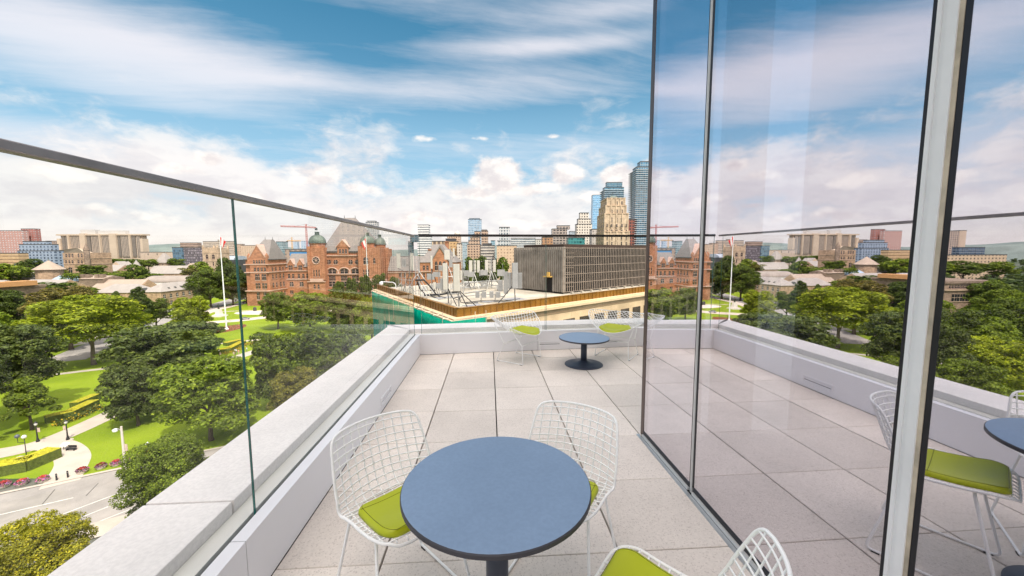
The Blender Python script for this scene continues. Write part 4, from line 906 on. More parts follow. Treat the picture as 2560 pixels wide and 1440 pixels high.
tower('residence_block', 'taller dark red brick block behind the pinkish one', 'apartment block', [(52, 86, 572.5)], 715, 40, facade('red_grid', (.34, .14, .12), (.40, .36, .36), 5.0, 4.2, .30, .4, var=.3), gS)
tower('apartment_building', 'stepped blue-grey apartment block below the pinkish brick blocks', 'apartment block', [(43, 137, 628), (47, 129, 612, 1), (57, 116, 604.5, 2)], 450, 40, facade('bluegrey_grid', (.27, .33, .42), (.07, .10, .15), 4.2, 3.3, .42, .55, var=.5), gS)
tower('low_building', 'low tan building with dark flat roof at the left edge', 'building', [(-90, 45, 634)], 415, 30, facade('tan_bands', (.50, .34, .19), (.26, .17, .10), 6, 3.6, .5, .25, 'bands'), gS)
tower('low_building', 'small brown building squeezed between the blue-grey block and the library', 'building', [(114, 142, 603)], 690, 30, facade('brown_grid', (.33, .24, .20), (.12, .10, .10), 4, 3.4, .5, .5), gS)
def library():
    v = 650; uc = UZ(248, 640, v)[0]; org = (uc, v, G); t = bgthing('concrete_library', 'huge beige concrete library with tall vertical window bays on the skyline', 'library', uc, v); mc = mat('beige_concrete', (.50, .395, .30), .85, .1, .05); U = lambda px, y=610, vv=v: UZ(px, y, vv)[0]; Z = lambda y, px=248, vv=v: UZ(px, y, vv)[1]
    b = MB(org); b.box(U(147), U(349), v+4, v+14, G, Z(587)); b.box(U(141), U(149), v+1, v+12, G, Z(596)); b.box(U(349), U(355), v+1, v+12, G, Z(597)); bd = b.build('body', mc, t)
    gl = facade('library_bays', (.42, .33, .26), (.15, .13, .115), 2.4, 4.0, .55, 1.0, 'vert', var=.2)
    for (a, c, n) in ((151, 158, 'bay'), (159.5, 168, 'bay'), (172.5, 198, 'bay'), (214, 222, 'bay'), (224, 247, 'bay'), (250.5, 272, 'bay'), (291, 297, 'bay'), (299, 322, 'bay'), (326, 335, 'bay'), (338, 348, 'bay')):
        b = MB(org); b.box(U(a), U(c), v+2.5, v+3.98, Z(642), Z(591)); b.build('window_bay', gl if c-a > 9 else mat('plain_dark_bay', (.17, .145, .125), .6, .1, .2), bd)  # narrow bays take one plain darker tone
    for (a, c, y) in ((200, 213, 583.5), (273.5, 290.5, 584), (168.5, 172, 586), (247.4, 250.2, 586), (322.5, 325.6, 587)):
        b = MB(org); b.box(U(a), U(c), v, v+12, G, Z(y)); b.build('shaft', mc, t)
    b = MB(org); b.box(U(141)-1, U(355)+1, v+1.5, v+15, Z(588.5), Z(585)); b.build('crown_band', mc, t)
    b = MB(org); b.box(U(205, 576, v+8), U(242, 576, v+8), v+5, v+13, Z(587)-1, Z(574.5, 222, v+8)); b.box(U(250, 576, v+8), U(316, 576, v+8), v+5, v+13, Z(587)-1, Z(576.5, 282, v+8)); b.build('rooftop_plant', mat('pale_grey_metal', (.52, .49, .47), .6, .05), t)
    b = MB(org); b.hexa([(U(140, 630), v-8, Z(640)), (U(235, 630), v-8, Z(640)), (U(235, 630), v, Z(640)), (U(140, 630), v, Z(640))], [(U(140, 628), v-14, Z(628)), (U(218, 620), v-14, Z(620)), (U(235, 630), v, Z(632)), (U(140, 628), v, Z(628))]); b.build('projecting_wing', mc, t)
library()
tower('low_building', 'low angular concrete annexe right of the big library', 'building', [(350, 432, 631)], 590, 40, facade('annexe', (.48, .37, .29), (.13, .11, .10), 14, 9, .12, .35), gS)
tower('glass_building', 'dark modern building with patterned panels and a blue glass corner', 'building', [(455, 506, 620)], 500, 40, facade('dark_pattern', (.10, .085, .10), (.30, .26, .29), 1.9, 3.2, .4, .6, var=.8), gS)
tower('glass_building', 'blue glass corner block left of the dark patterned building', 'building', [(430, 455, 619.5)], 498, 36, facade('blue_glass_dark', (.12, .17, .22), (.07, .14, .21), 2.5, 3.4, .85, .85, var=.4), gS)
tower('low_building', 'brown brick block peeping over the dark patterned building', 'building', [(450, 494, 607.5)], 700, 30, facade('brown_bands', (.38, .27, .22), (.20, .15, .13), 4, 3.6, .5, .4, 'bands'), gS)
tower('slab_block', 'long pale banded office slab behind the red and white flag', 'office block', [(507, 584, 604), (544, 556, 600.5, 2)], 800, 30, facade('pale_bands', (.56, .47, .39), (.24, .20, .18), 5, 3.7, .5, .42, 'bands'), gS)
tower('slab_block', 'beige block between the glass pane edge and the west wing', 'office block', [(602, 642, 614)], 690, 30, facade('beige_grid', (.55, .40, .29), (.38, .27, .20), 4, 3.5, .4, .4), gS)
tower('slab_block', 'narrow tan block right of the pale banded slab', 'office block', [(584, 604, 611)], 760, 30, facade('tan_grid', (.50, .36, .27), (.30, .22, .18), 4, 3.5, .4, .4), gS)
def barrel(name, label, px0, px1, ytop, ybase, v, d, m, mw):
    u0, u1 = UZ(px0, ybase, v)[0], UZ(px1, ybase, v)[0]; zb = UZ(px0, ybase, v)[1]; zt = UZ(px0, ytop, v)[1]; org = ((u0+u1)/2, v, G); t = bgthing(name, label, 'hall', org[0], v)
    b = MB(org); b.box(u0+.3, u1-.3, v+.3, v+d-.3, G, zb); b.build('body', mw, t)
    P = [(v+d/2-d/2*cos(pi*k/14), zb+(zt-zb)*sin(pi*k/14)) for k in range(15)]; b = MB(org); b.hexa([(u0, q[0], q[1]) for q in P], [(u1, q[0], q[1]) for q in P]); o = b.build('roof', m, t); return t
barrel('barrel_hall', 'silver barrel-roofed hall below the flag', 545, 584, 640, 650, 440, 26, mat('silver_roof', (.36, .40, .45), .4, .1, .2), M_lead)
barrel('barrel_hall', 'curved brown-grey roofed hall with a white end behind the college wing', 360, 470, 691, 706, 310, 18, mat('curved_grey_roof', (.30, .25, .22), .7, .1, .2), mat('white_gable', (.75, .72, .68), .7, .05))
# --- stone college buildings
M_stone = masonry('tan_rubble_stone', (.42, .285, .19), 1.1, .5, .25, .85); M_stoned = masonry('dark_rubble_stone', (.26, .19, .145), 1.1, .5, .25, .8); M_stonel = masonry('pale_gothic_stone', (.52, .385, .27), 1.3, .6, .15, .85); M_roofp = mat('pale_slate_roof', (.32, .285, .265), .8, .09, .3, fine=.08); M_roofb = mat('beige_slate_roof', (.36, .28, .225), .8, .09, .3)
M_trimw = mat('white_stone_trim', (.68, .63, .57), .8, .06)
def gable_house(name, label, cat, u0, u1, v0, v1, zw, zr, axis='u', mw=None, mr=None, hipd=0, group=None, wins=(), par=None):
    org = ((u0+u1)/2, (v0+v1)/2, G)
    t = bgthing(name, label, cat, org[0], org[1], G, group)
    b = MB(org); b.box(u0, u1, v0, v1, G, zw)
    if axis == 'u':
        vm = org[1]
        if not hipd: b.hexa([(u0, v0, zw), (u0, v1, zw), (u0, vm, zr-.2)], [(u1, v0, zw), (u1, v1, zw), (u1, vm, zr-.2)])
    else:
        um = org[0]
        if not hipd: b.hexa([(u0, v0, zw), (u1, v0, zw), (um, v0, zr-.2)], [(u0, v1, zw), (u1, v1, zw), (um, v1, zr-.2)])
    wl = b.build('wall', mw or M_stone, t)
    b = MB(org); e = .6; th = .35
    if axis == 'u':
        vm = org[1]
        if hipd: b.hexa([(u0-e, v0-e, zw), (u1+e, v0-e, zw), (u1+e, v1+e, zw), (u0-e, v1+e, zw)], [(u0+hipd, vm-.2, zr), (u1-hipd, vm-.2, zr), (u1-hipd, vm+.2, zr), (u0+hipd, vm+.2, zr)])
        else: b.hexa([(u0-.2, v0-e, zw-.2), (u0-.2, vm, zr), (u0-.2, v1+e, zw-.2), (u0-.2, vm, zr+th+.1)][:0] or [(u0+.3, v0-e, zw-.2), (u0+.3, v1+e, zw-.2), (u0+.3, vm, zr+th)], [(u1-.3, v0-e, zw-.2), (u1-.3, v1+e, zw-.2), (u1-.3, vm, zr+th)])
    else:
        um = org[0]
        if hipd: b.hexa([(u0-e, v0-e, zw), (u1+e, v0-e, zw), (u1+e, v1+e, zw), (u0-e, v1+e, zw)], [(um-.2, v0+hipd, zr), (um+.2, v0+hipd, zr), (um+.2, v1-hipd, zr), (um-.2, v1-hipd, zr)])
        else: b.hexa([(u0-e, v0+.3, zw-.2), (u1+e, v0+.3, zw-.2), (um, v0+.3, zr+th)], [(u0-e, v1-.3, zw-.2), (u1+e, v1-.3, zw-.2), (um, v1-.3, zr+th)])
    rf = b.build('roof', mr or M_roofp, t)
    return t, org, wl, rf
def px_house(name, label, cat, px0, px1, yw, yr, v, d, **k):
    u0, zw = UZ(px0, yw, v); u1, _ = UZ(px1, yw, v); zr = UZ((px0+px1)/2, yr, v+d/2)[1]; return gable_house(name, label, cat, u0, u1, v, v+d, zw, zr, **k)
gH = 'stone college houses left of the parliament'
# L-shaped college wing with white windows
zw = UZ(401, 730, 263)[1]; zr = UZ(378, 708, 272)[1]
t, org, wl, rf = gable_house('college_wing', 'two-storey tan stone college wing with pale roof and white windows', 'college building', -260, -246, 263, 299, zw, zr, axis='v', hipd=9, group=gH)
for (px, y0, y1, k, nm) in ((411, 736.5, 746, 'rect', 'window'), (427, 734, 743.5, 'rect', 'window'), (443, 731.5, 741, 'rect', 'window'), (458.5, 729.5, 738.5, 'rect', 'window'), (473.6, 727.5, 736, 'rect', 'window'), (429, 751, 760.5, 'rect', 'window'), (414, 750, 768, 'arch', 'door')):
    d = ray(px, (y0+y1)/2); s = -246/d.dot(EU); vv = s*d.dot(EV); z0 = CH + ray(px, y1).z*s; z1 = CH + ray(px, y0).z*s
    win(wl, org, k, -246, vv, max(z0, G+.2), 1.7, z1-max(z0, G+.2), rot=pi/2, name=nm, trim=M_trimw)
for px, y in ((420, 720), (436, 718), (451, 716), (466, 715)):
    d = ray(px, y); s = -248.5/d.dot(EU); vv = s*d.dot(EV); zz = CH+d.z*s; b = MB(org); b.hexa([(-248.9, vv-.9, zz-.7), (-247.4, vv-.9, zz-.7), (-247.4, vv+.9, zz-.7), (-248.9, vv+.9, zz-.7)], [(-249.6, vv-.2, zz+.6), (-247.6, vv-.2, zz+.6), (-247.6, vv+.2, zz+.6), (-249.6, vv+.2, zz+.6)]); b.build('dormer', M_lead, rf)
u0 = UZ(236, 735, 262)[0]
t, org, wl, rf = gable_house('college_wing', 'long pale roofed college wing half hidden behind the evergreens', 'college building', u0, -260.7, 262, 277, zw-.3, zr-.2, axis='u', hipd=7, group=gH)
for px, y in ((270, 731), (303, 730), (360, 724)):
    u, z = UZ(px, y-2, 264); b = MB(org); b.hexa([(u-1, 263.2, z-.8), (u+1, 263.2, z-.8), (u+1, 265.6, z-.8), (u-1, 265.6, z-.8)], [(u-.2, 263.4, z+.6), (u+.2, 263.4, z+.6), (u+.2, 266.2, z+.6), (u-.2, 266.2, z+.6)]); b.build('dormer', M_lead, rf)
px_house('college_wing', 'beige-roofed college range behind the pale roofed wing', 'college building', 224, 345, 722, 699.5, 283, 18, axis='u', mr=M_roofb, group=gH)
px_house('college_house', 'pale slate-roofed stone hall at the left, its ridge running to the picture edge', 'college building', 22, 128, 725, 700, 232, 22, axis='u', group=gH)
px_house('college_house', 'tan stone gable cut by the left edge of the picture', 'college building', -25, 20, 724, 706, 226, 22, axis='v', mw=M_stoned, group=gH)
px_house('college_house', 'stone hall beyond the left edge, mirrored beside the wide post', 'college building', -130, -30, 720, 702, 240, 20, axis='u', group=gH)
t, org, wl, rf = px_house('college_house', 'brown stone house with two broad chimneys in the middle of the college roofs', 'college building', 196, 258, 697, 690, 288, 16, axis='u', mw=M_stoned, mr=M_roofb, group=gH)
for px in (203, 218, 240, 252):
    u, z = UZ(px, 686, 290); b = MB(org); b.box(u-1.5, u+1.5, 290, 292.4, z-6, z); b.build('chimney', M_stoned, t)
px_house('college_house', 'low blue-glass roofed link between the slate halls', 'college building', 122, 199, 702, 690, 296, 14, axis='u', mr=mat('blue_glass_roof', (.34, .44, .56), .3, .1, .4), group=gH)
px_house('college_house', 'stone range with light gable left of the chapter house', 'college building', 52, 100, 696, 679, 305, 16, axis='u', mw=M_stoned, group=gH)
px_house('college_house', 'pale long roof right of the square stone tower', 'college building', 222, 292, 678, 663, 380, 18, axis='u', group=gH)
px_house('college_house', 'light twin-gabled house between the long roof and the little spire', 'college building', 268, 312, 674, 654, 400, 14, axis='v', mw=M_stonel, group=gH)
px_house('college_house', 'pale roofed range behind the grey pyramid-roofed tower', 'college building', 366, 456, 684, 665, 400, 18, axis='u', group=gH)
px_house('college_house', 'small pale house behind the rusty tree', 'college building', 462, 500, 668, 659, 430, 14, axis='u', mw=M_stonel, mr=M_roofb, group=gH)
# chapter house with conical roof
def coned(name, label, cat, px, rpx, yc, ye, v, n, mw, mr, fin=None, cyl=1.0):
    u, zc_ = UZ(px, yc, v); _, ze = UZ(px, ye, v); r = rpx*v/F; org = (u, v, G); t = bgthing(name, label, cat, u, v)
    b = MB(org); b.lathe([(r*.82*cyl, G), (r*.82*cyl, ze+.1)], n, (u, v)); b.build('wall', mw, t)
    b = MB(org); b.lathe([(r, ze-.1), (r*.98, ze+.2), (.15, zc_)], n, (u, v)); rf = b.build('roof', mr, t)
    b = MB(org); b.lathe([(.28, zc_-.4), (.3, zc_+.4), (.05, zc_+1.6)], 6, (u, v)); b.build('finial', M_copper, rf); return t
coned('chapter_house', 'polygonal stone chapter house with a wide conical roof', 'chapter house', 121, 29, 651, 673.5, 305, 12, M_stone, M_roofb)
coned('corner_turret', 'small pale cone-roofed turret at the left under the blue-grey block', 'turret', 37.5, 12, 662, 677, 320, 10, M_stoned, M_roofp)
coned('spirelet', 'small white cone spire among the treetops', 'turret', 340, 8.5, 650, 665, 400, 8, M_stonel, M_roofp)
def stone_tower(name, label, px0, px1, yt, v, d, mw, stages=(), pinn=True, pyr=None):
    u0, zt = UZ(px0, yt, v); u1, _ = UZ(px1, yt, v); org = ((u0+u1)/2, v, G); t = bgthing(name, label, 'tower', org[0], v)
    b = MB(org); b.box(u0, u1, v, v+d, G, zt); w = b.build('wall', mw, t)
    for y in stages:
        z = UZ(px0, y, v)[1]; b = MB(org); b.box(u0-.3, u1+.3, v-.3, v+d+.3, z-.25, z+.25); b.build('string_course', M_stonel, t)
    if pinn:
        for (a, c) in ((u0+.6, v+.6), (u1-.6, v+.6), (u1-.6, v+d-.6), (u0+.6, v+d-.6)):
            b = MB(org); b.box(a-.7, a+.7, c-.7, c+.7, zt-6, zt+1.5); b.hexa([(a-.7, c-.7, zt+1.5), (a+.7, c-.7, zt+1.5), (a+.7, c+.7, zt+1.5), (a-.7, c+.7, zt+1.5)], [(a-.1, c-.1, zt+4), (a+.1, c-.1, zt+4), (a+.1, c+.1, zt+4), (a-.1, c+.1, zt+4)]); b.build('pinnacle', mw, t)
        n = 5; b = MB(org)
        for i in range(n): q = u0+1.6+(u1-u0-3.2)*(i+.2)/n; b.box(q, q+(u1-u0-3.2)/n*.55, v-.02, v+.7, zt+.01, zt+1.1)
        b.build('battlement', mw, t)
    if pyr:
        z2 = UZ((px0+px1)/2, pyr, v+d/2)[1]; um = (u0+u1)/2; b = MB(org); b.hexa([(u0-.4, v-.4, zt), (u1+.4, v-.4, zt), (u1+.4, v+d+.4, zt), (u0-.4, v+d+.4, zt)], [(um-.9, v+d/2-.9, z2), (um+.9, v+d/2-.9, z2), (um+.9, v+d/2+.9, z2), (um-.9, v+d/2+.9, z2)]); b.build('roof', mat('grey_pyramid_roof', (.33, .29, .27), .8, .08, .4), t)
    return t, org, w
t, org, w = stone_tower('college_tower', 'square brown stone college tower with a pointed stair turret', 156, 217, 632, 330, 20, M_stone, (646, 660), pinn=False)
for px in (166, 174, 182, 197, 205): winpx(w, org, 'arch', px, 650, 658, 4, 330)
for px in (166, 174, 182, 197, 205): winpx(w, org, 'arch', px, 634, 643, 3.5, 330)
winpx(w, org, 'arch', 177, 668, 682, 9, 330)
u, z = UZ(209.5, 625, 329); b = MB(org); b.lathe([(1.9, G+20), (1.9, z), (2.2, z+.1), (.1, UZ(209, 608, 329)[1])], 8, (u, 331)); b.build('turret', M_stoned, t)
t, org, w = stone_tower('college_tower', 'dark stone tower with a tall grey pyramid roof', 387, 414, 657, 418, 12, M_stoned, (664,), pinn=False, pyr=633)
for px in (392, 397, 408): winpx(w, org, 'arch', px, 660, 672, 3, 418)
t, org, w = stone_tower('gothic_tower', 'tan gothic tower with corner pinnacles left of the flag', 505, 544, 621, 400, 16, M_stonel, (632, 652), pinn=True)
for px in (518, 534): winpx(w, org, 'arch', px, 636, 647, 6, 400)
for px in (518, 534): winpx(w, org, 'rect', px, 655, 664, 3, 400)
# --- beyond the left edge, only mirrored in the glass wall
tower('apartment_tower', 'tan tower with rows of balconies, mirrored right of the wide post', 'apartment tower', [(-208, -95, 577)], 560, 30, facade('balcony_grid', (.44, .33, .27), (.12, .11, .12), 4.6, 3.2, .62, .6, var=.5), gS)
tower('apartment_tower', 'plain end wall attached to the balcony tower', 'apartment tower', [(-234, -210, 576)], 560, 34, mat('tan_end_wall', (.50, .38, .30), .8, .06, .1), gS)
tower('glass_building', 'dark blue glass block with a white checked end, mirrored at the far right', 'building', [(-300, -206, 627)], 480, 30, facade('blue_block', (.20, .23, .27), (.04, .07, .12), 4, 4, .9, .8), gS)
tower('low_building', 'long tan building with rows of square windows, mirrored behind the trees', 'building', [(-380, -92, 650)], 380, 24, facade('long_tan', (.54, .40, .27), (.20, .16, .12), 5.4, 4.0, .45, .5), gS)
def museum():
    v = 138; uc = UZ(-225, 780, v)[0]; org = (uc, v, G); t = bgthing('museum_building', 'brown stone museum wing with an arcaded parapet, mirrored right of the wide post', 'museum', uc, v)
    u0, z = UZ(-330, 735, v); u1, _ = UZ(-138, 735, v); b = MB(org); b.box(u0, u1, v, v+30, G, z); w = b.build('wall', masonry('museum_stone', (.33, .235, .17), 1.2, .5, .25, .8), t)
    b = MB(org); b.box(u0-.3, u1+.3, v-.5, v+30.3, z+.01, z+1.0); b.build('parapet', M_stoned, t); b = MB(org); b.box(u0-.4, u1+.4, v-.6, v-.02, z-3.2, z-2.6); b.build('string_course', M_stonel, t)
    b = MB(org); b.box(u0+30, u1-4, v+3, v+26, z+1.02, z+3.0); b.build('roof_house', mat('orange_brick', (.52, .27, .11), .8, .1, .4), t)
    for i in range(16): win(w, org, 'arch', u0+2+(u1-u0-4)*(i+.5)/16, v, z-2.2, 1.1, 1.5)
    for i in range(7): win(w, org, 'rect', u0+4+(u1-u0-8)*(i+.5)/7, v, z-8, 2.6, 3.2, trim=M_stonel)
museum()
# --- skyline over the parliament and to the right
blueg = lambda n, w, g_, **k: facade(n, w, g_, 3.0, 3.6, .82, .70, var=.3, rough=.1, spec=.7, **k)
tower('condo_tower', 'pale slim tower behind the parliament roof', 'apartment tower', [(914, 941, 556), (917, 937, 553, 2)], 700, 24, facade('pale_condo', (.50, .48, .46), (.17, .21, .25), 3.4, 3.3, .6, .6), gS)
tower('glass_building', 'teal-grey block behind the west wing roof', 'building', [(690, 707, 605)], 620, 24, blueg('teal_grey', (.30, .36, .38), (.14, .22, .25)), gS)
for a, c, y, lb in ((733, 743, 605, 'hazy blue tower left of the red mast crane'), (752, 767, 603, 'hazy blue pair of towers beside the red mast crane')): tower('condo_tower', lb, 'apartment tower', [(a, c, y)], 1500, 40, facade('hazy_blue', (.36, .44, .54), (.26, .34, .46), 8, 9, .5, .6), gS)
tower('low_building', 'flat roofed block with bright blue roof strip behind the connecting range', 'building', [(724, 780, 630)], 380, 14, mat('bright_blue_sheet', (.06, .24, .52), .5, .08, .3), gS)
tower('low_building', 'low brown building above the blue roof strip', 'building', [(712, 785, 624)], 430, 20, facade('brown_low', (.36, .26, .20), (.16, .13, .12), 6, 4, .5, .5), gS)
tower('office_block', 'dark teal office tower behind the railing corner', 'office tower', [(1020, 1028, 605), (1025, 1041, 588, 0.5)], 550, 22, facade('dark_teal', (.12, .15, .17), (.05, .10, .12), 4, 3.6, .6, .6, var=.6), gS)
tower('office_block', 'white office tower with close dark window bands right of the railing corner', 'office tower', [(1043, 1076, 592), (1044, 1071, 563, 0.5)], 600, 30, facade('white_bands', (.68, .67, .65), (.12, .14, .16), 6, 3.7, .5, .38, 'bands', var=.2), gS)
tower('office_block', 'brown and cream striped office block beside the brick gable', 'office block', [(1080, 1108, 604)], 450, 22, facade('striped', (.52, .38, .25), (.15, .11, .09), 5.2, 3.6, .6, .9, 'vert'), gS)
t, org = tower('hotel_tower', 'pale tower with a small rounded dome on top', 'tower', [(1118, 1150, 587)], 600, 30, facade('pale_tan_grid', (.55, .40, .30), (.28, .18, .14), 3.6, 3.4, .5, .5), gS)
u, z = UZ(1142, 587, 604); b = MB(org); b.lathe([(4.5, z), (4.5, z+2.2), (3.6, z+4), (1.4, z+5.2), (.2, z+6.5)], 14, (u, 610)); b.build('dome', mat('cream_dome', (.58, .50, .42), .6, .06), t)
tower('office_block', 'orange-tan block with dark stepped roof', 'office block', [(1110, 1142, 604), (1114, 1138, 598, 3, mat('dark_roof_block', (.07, .065, .07), .6, .1), 'roof_block')], 480, 26, facade('orange_tan', (.56, .36, .18), (.27, .17, .10), 4, 3.5, .5, .42), gS)
tower('office_block', 'slim white block at the foot of the orange-tan one', 'office block', [(1142, 1152, 610)], 470, 14, facade('slim_white', (.60, .52, .45), (.10, .09, .09), 3, 3.4, .35, .5), gS)
tower('condo_tower', 'tall pale blue glass tower in the middle of the skyline', 'apartment tower', [(1170, 1203, 549), (1173, 1199, 546.5, 2)], 800, 34, blueg('pale_blue', (.46, .53, .60), (.20, .32, .44)), gS)
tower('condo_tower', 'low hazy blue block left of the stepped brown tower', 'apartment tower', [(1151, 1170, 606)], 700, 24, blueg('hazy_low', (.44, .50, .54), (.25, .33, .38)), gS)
tower('office_block', 'stepped brown grid office building with a dark vertical slot', 'office block', [(1168, 1200, 612), (1171, 1199, 602, .4), (1175, 1199, 594, .6), (1180, 1199, 587, .8), (1186, 1200, 579.5, 1.0)], 520, 30, facade('brown_grid2', (.50, .35, .25), (.13, .09, .075), 3.8, 3.5, .55, .55), gS)
tower('office_block', 'taller half of the brown grid office building, right of its dark slot', 'office block', [(1203, 1219, 578), (1204, 1217, 575.5, 2)], 522, 30, facade('brown_bands2', (.47, .34, .25), (.14, .10, .085), 3.8, 3.5, .75, .5), gS)
tower('office_block', 'pale grey horizontally banded office block with dark roof', 'office block', [(1202, 1236, 615), (1207, 1229, 610, 3, mat('dark_roof_block', (.07, .065, .07)), 'roof_block')], 430, 24, facade('grey_bands', (.52, .46, .41), (.13, .12, .12), 5, 3.3, .5, .5, 'bands'), gS)
tower('condo_tower', 'tiny light blue tower behind the banded office block', 'apartment tower', [(1227, 1237.5, 602)], 700, 16, blueg('tiny_blue', (.33, .45, .52), (.14, .26, .33)), gS)
t, org = tower('condo_tower', 'white grey tower with a garden on its roof terrace', 'apartment tower', [(1243, 1276, 603), (1248, 1274, 569, .5)], 480, 22, facade('white_garden', (.55, .56, .56), (.16, .20, .23), 3.5, 3.4, .6, .55), gS)
tower('office_block', 'beige block left of the louvred plant room', 'office block', [(1242, 1292, 615)], 420, 24, facade('beige_block', (.58, .42, .29), (.40, .27, .19), 3.4, 3.4, .4, .4), gS)
tower('office_block', 'long white banded block above the dark plant room roof', 'office block', [(1277, 1339, 596)], 600, 26, facade('long_white', (.58, .58, .56), (.16, .19, .22), 5, 3.4, .5, .5, 'bands'), gS)
tower('office_block', 'small white block right of the long banded one', 'office block', [(1339, 1356, 599)], 580, 16, facade('small_white', (.56, .53, .48), (.2, .2, .2), 3.4, 3.4, .5, .5), gS)
tower('apartment_building', 'rust brown brick block above the plant room roof', 'apartment block', [(1356, 1382, 594)], 450, 20, facade('rust_brick', (.40, .22, .12), (.16, .11, .09), 3.6, 3.3, .5, .5), gS)
tower('apartment_building', 'grey brown apartment block with balconies and a rooftop storey', 'apartment block', [(1381, 1418, 573), (1393, 1425, 565, 3)], 500, 24, facade('greybrown_apt', (.38, .32, .28), (.09, .085, .09), 4.2, 3.3, .7, .55, var=.5), gS)
tower('condo_tower', 'slim grey tower between the apartment block and the white stepped tower', 'apartment tower', [(1425, 1442, 579)], 620, 16, blueg('slim_grey', (.42, .46, .49), (.22, .27, .31)), gS)
tower('glass_building', 'low teal glass block in front of the white stepped tower', 'building', [(1421, 1462, 595)], 400, 20, facade('teal_glass', (.06, .26, .26), (.03, .15, .16), 3, 3.4, .8, .7, var=.6), gS)
tower('deco_tower', 'white stepped tower with dark corner notches', 'apartment tower', [(1442, 1480, 561), (1446, 1477, 548, 1), (1450, 1472, 533, 3)], 500, 26, facade('white_deco', (.66, .60, .52), (.07, .065, .065), 3.3, 3.5, .45, .5), gS)
tower('condo_tower', 'light blue glass tower left of the tall stone tower', 'apartment tower', [(1482, 1512, 488)], 800, 30, blueg('light_blue', (.36, .55, .72), (.13, .32, .52)), gS)
tower('office_block', 'grey beige block at the foot of the light blue tower', 'office block', [(1480, 1498, 574)], 440, 18, facade('grey_beige', (.46, .41, .37), (.28, .25, .23), 3.3, 3.4, .5, .5), gS)
def slabs(t, org, px0, px1, y0, y1, v, d, n, m, over=1.2):
    u0, z1 = UZ(px0, y0, v); u1, _ = UZ(px1, y0, v); z0 = UZ(px0, y1, v)[1]
    for i in range(n):
        z = z0+(z1-z0)*i/n; b = MB(org); b.box(u0-over, u1+over, v-over, v+d+over, z, z+.35); b.build('balcony', m, t)
teal = facade('teal_tower', (.20, .30, .36), (.055, .15, .22), 2.4, 3.4, .85, .75, var=.4, rough=.1, spec=.7)
M_slab = mat('pale_balcony_slab', (.56, .60, .62), .6, .05)
t, org = tower('condo_tower', 'teal glass tower rising behind the stone tower', 'apartment tower', [(1512, 1560, 469), (1517, 1556, 456.5, 3)], 600, 30, teal, gS); slabs(t, org, 1512, 1560, 470, 500, 600, 30, 6, M_slab)
tower('condo_tower', 'slim brown tower left of the tallest tower', 'apartment tower', [(1585, 1596, 475)], 600, 18, facade('slim_brown', (.26, .17, .13), (.11, .09, .09), 3, 3.4, .5, .6), gS)
tower('condo_tower', 'dark red block below the tallest tower', 'apartment tower', [(1571, 1592, 549)], 420, 20, facade('dark_red', (.22, .075, .055), (.05, .045, .05), 3.2, 3.3, .6, .5), gS)
t, org = tower('condo_tower', 'tallest blue glass tower with close white balconies beside the glass wall', 'apartment tower', [(1592, 1650, 418), (1601, 1650, 405, 2)], 420, 26, facade('tall_teal', (.34, .44, .50), (.07, .18, .28), 2.6, 3.1, .85, .8, var=.5, rough=.1, spec=.7), gS); slabs(t, org, 1592, 1650, 419, 612, 420, 26, 38, M_slab, 1.0)
tower('apartment_building', 'pale corner building seen through the bright gap in the glass wall', 'building', [(1866, 1956, 606)], 75, 22, facade('pale_corner', (.50, .46, .34), (.07, .08, .06), 3.2, 3.6, .45, .5), gS)
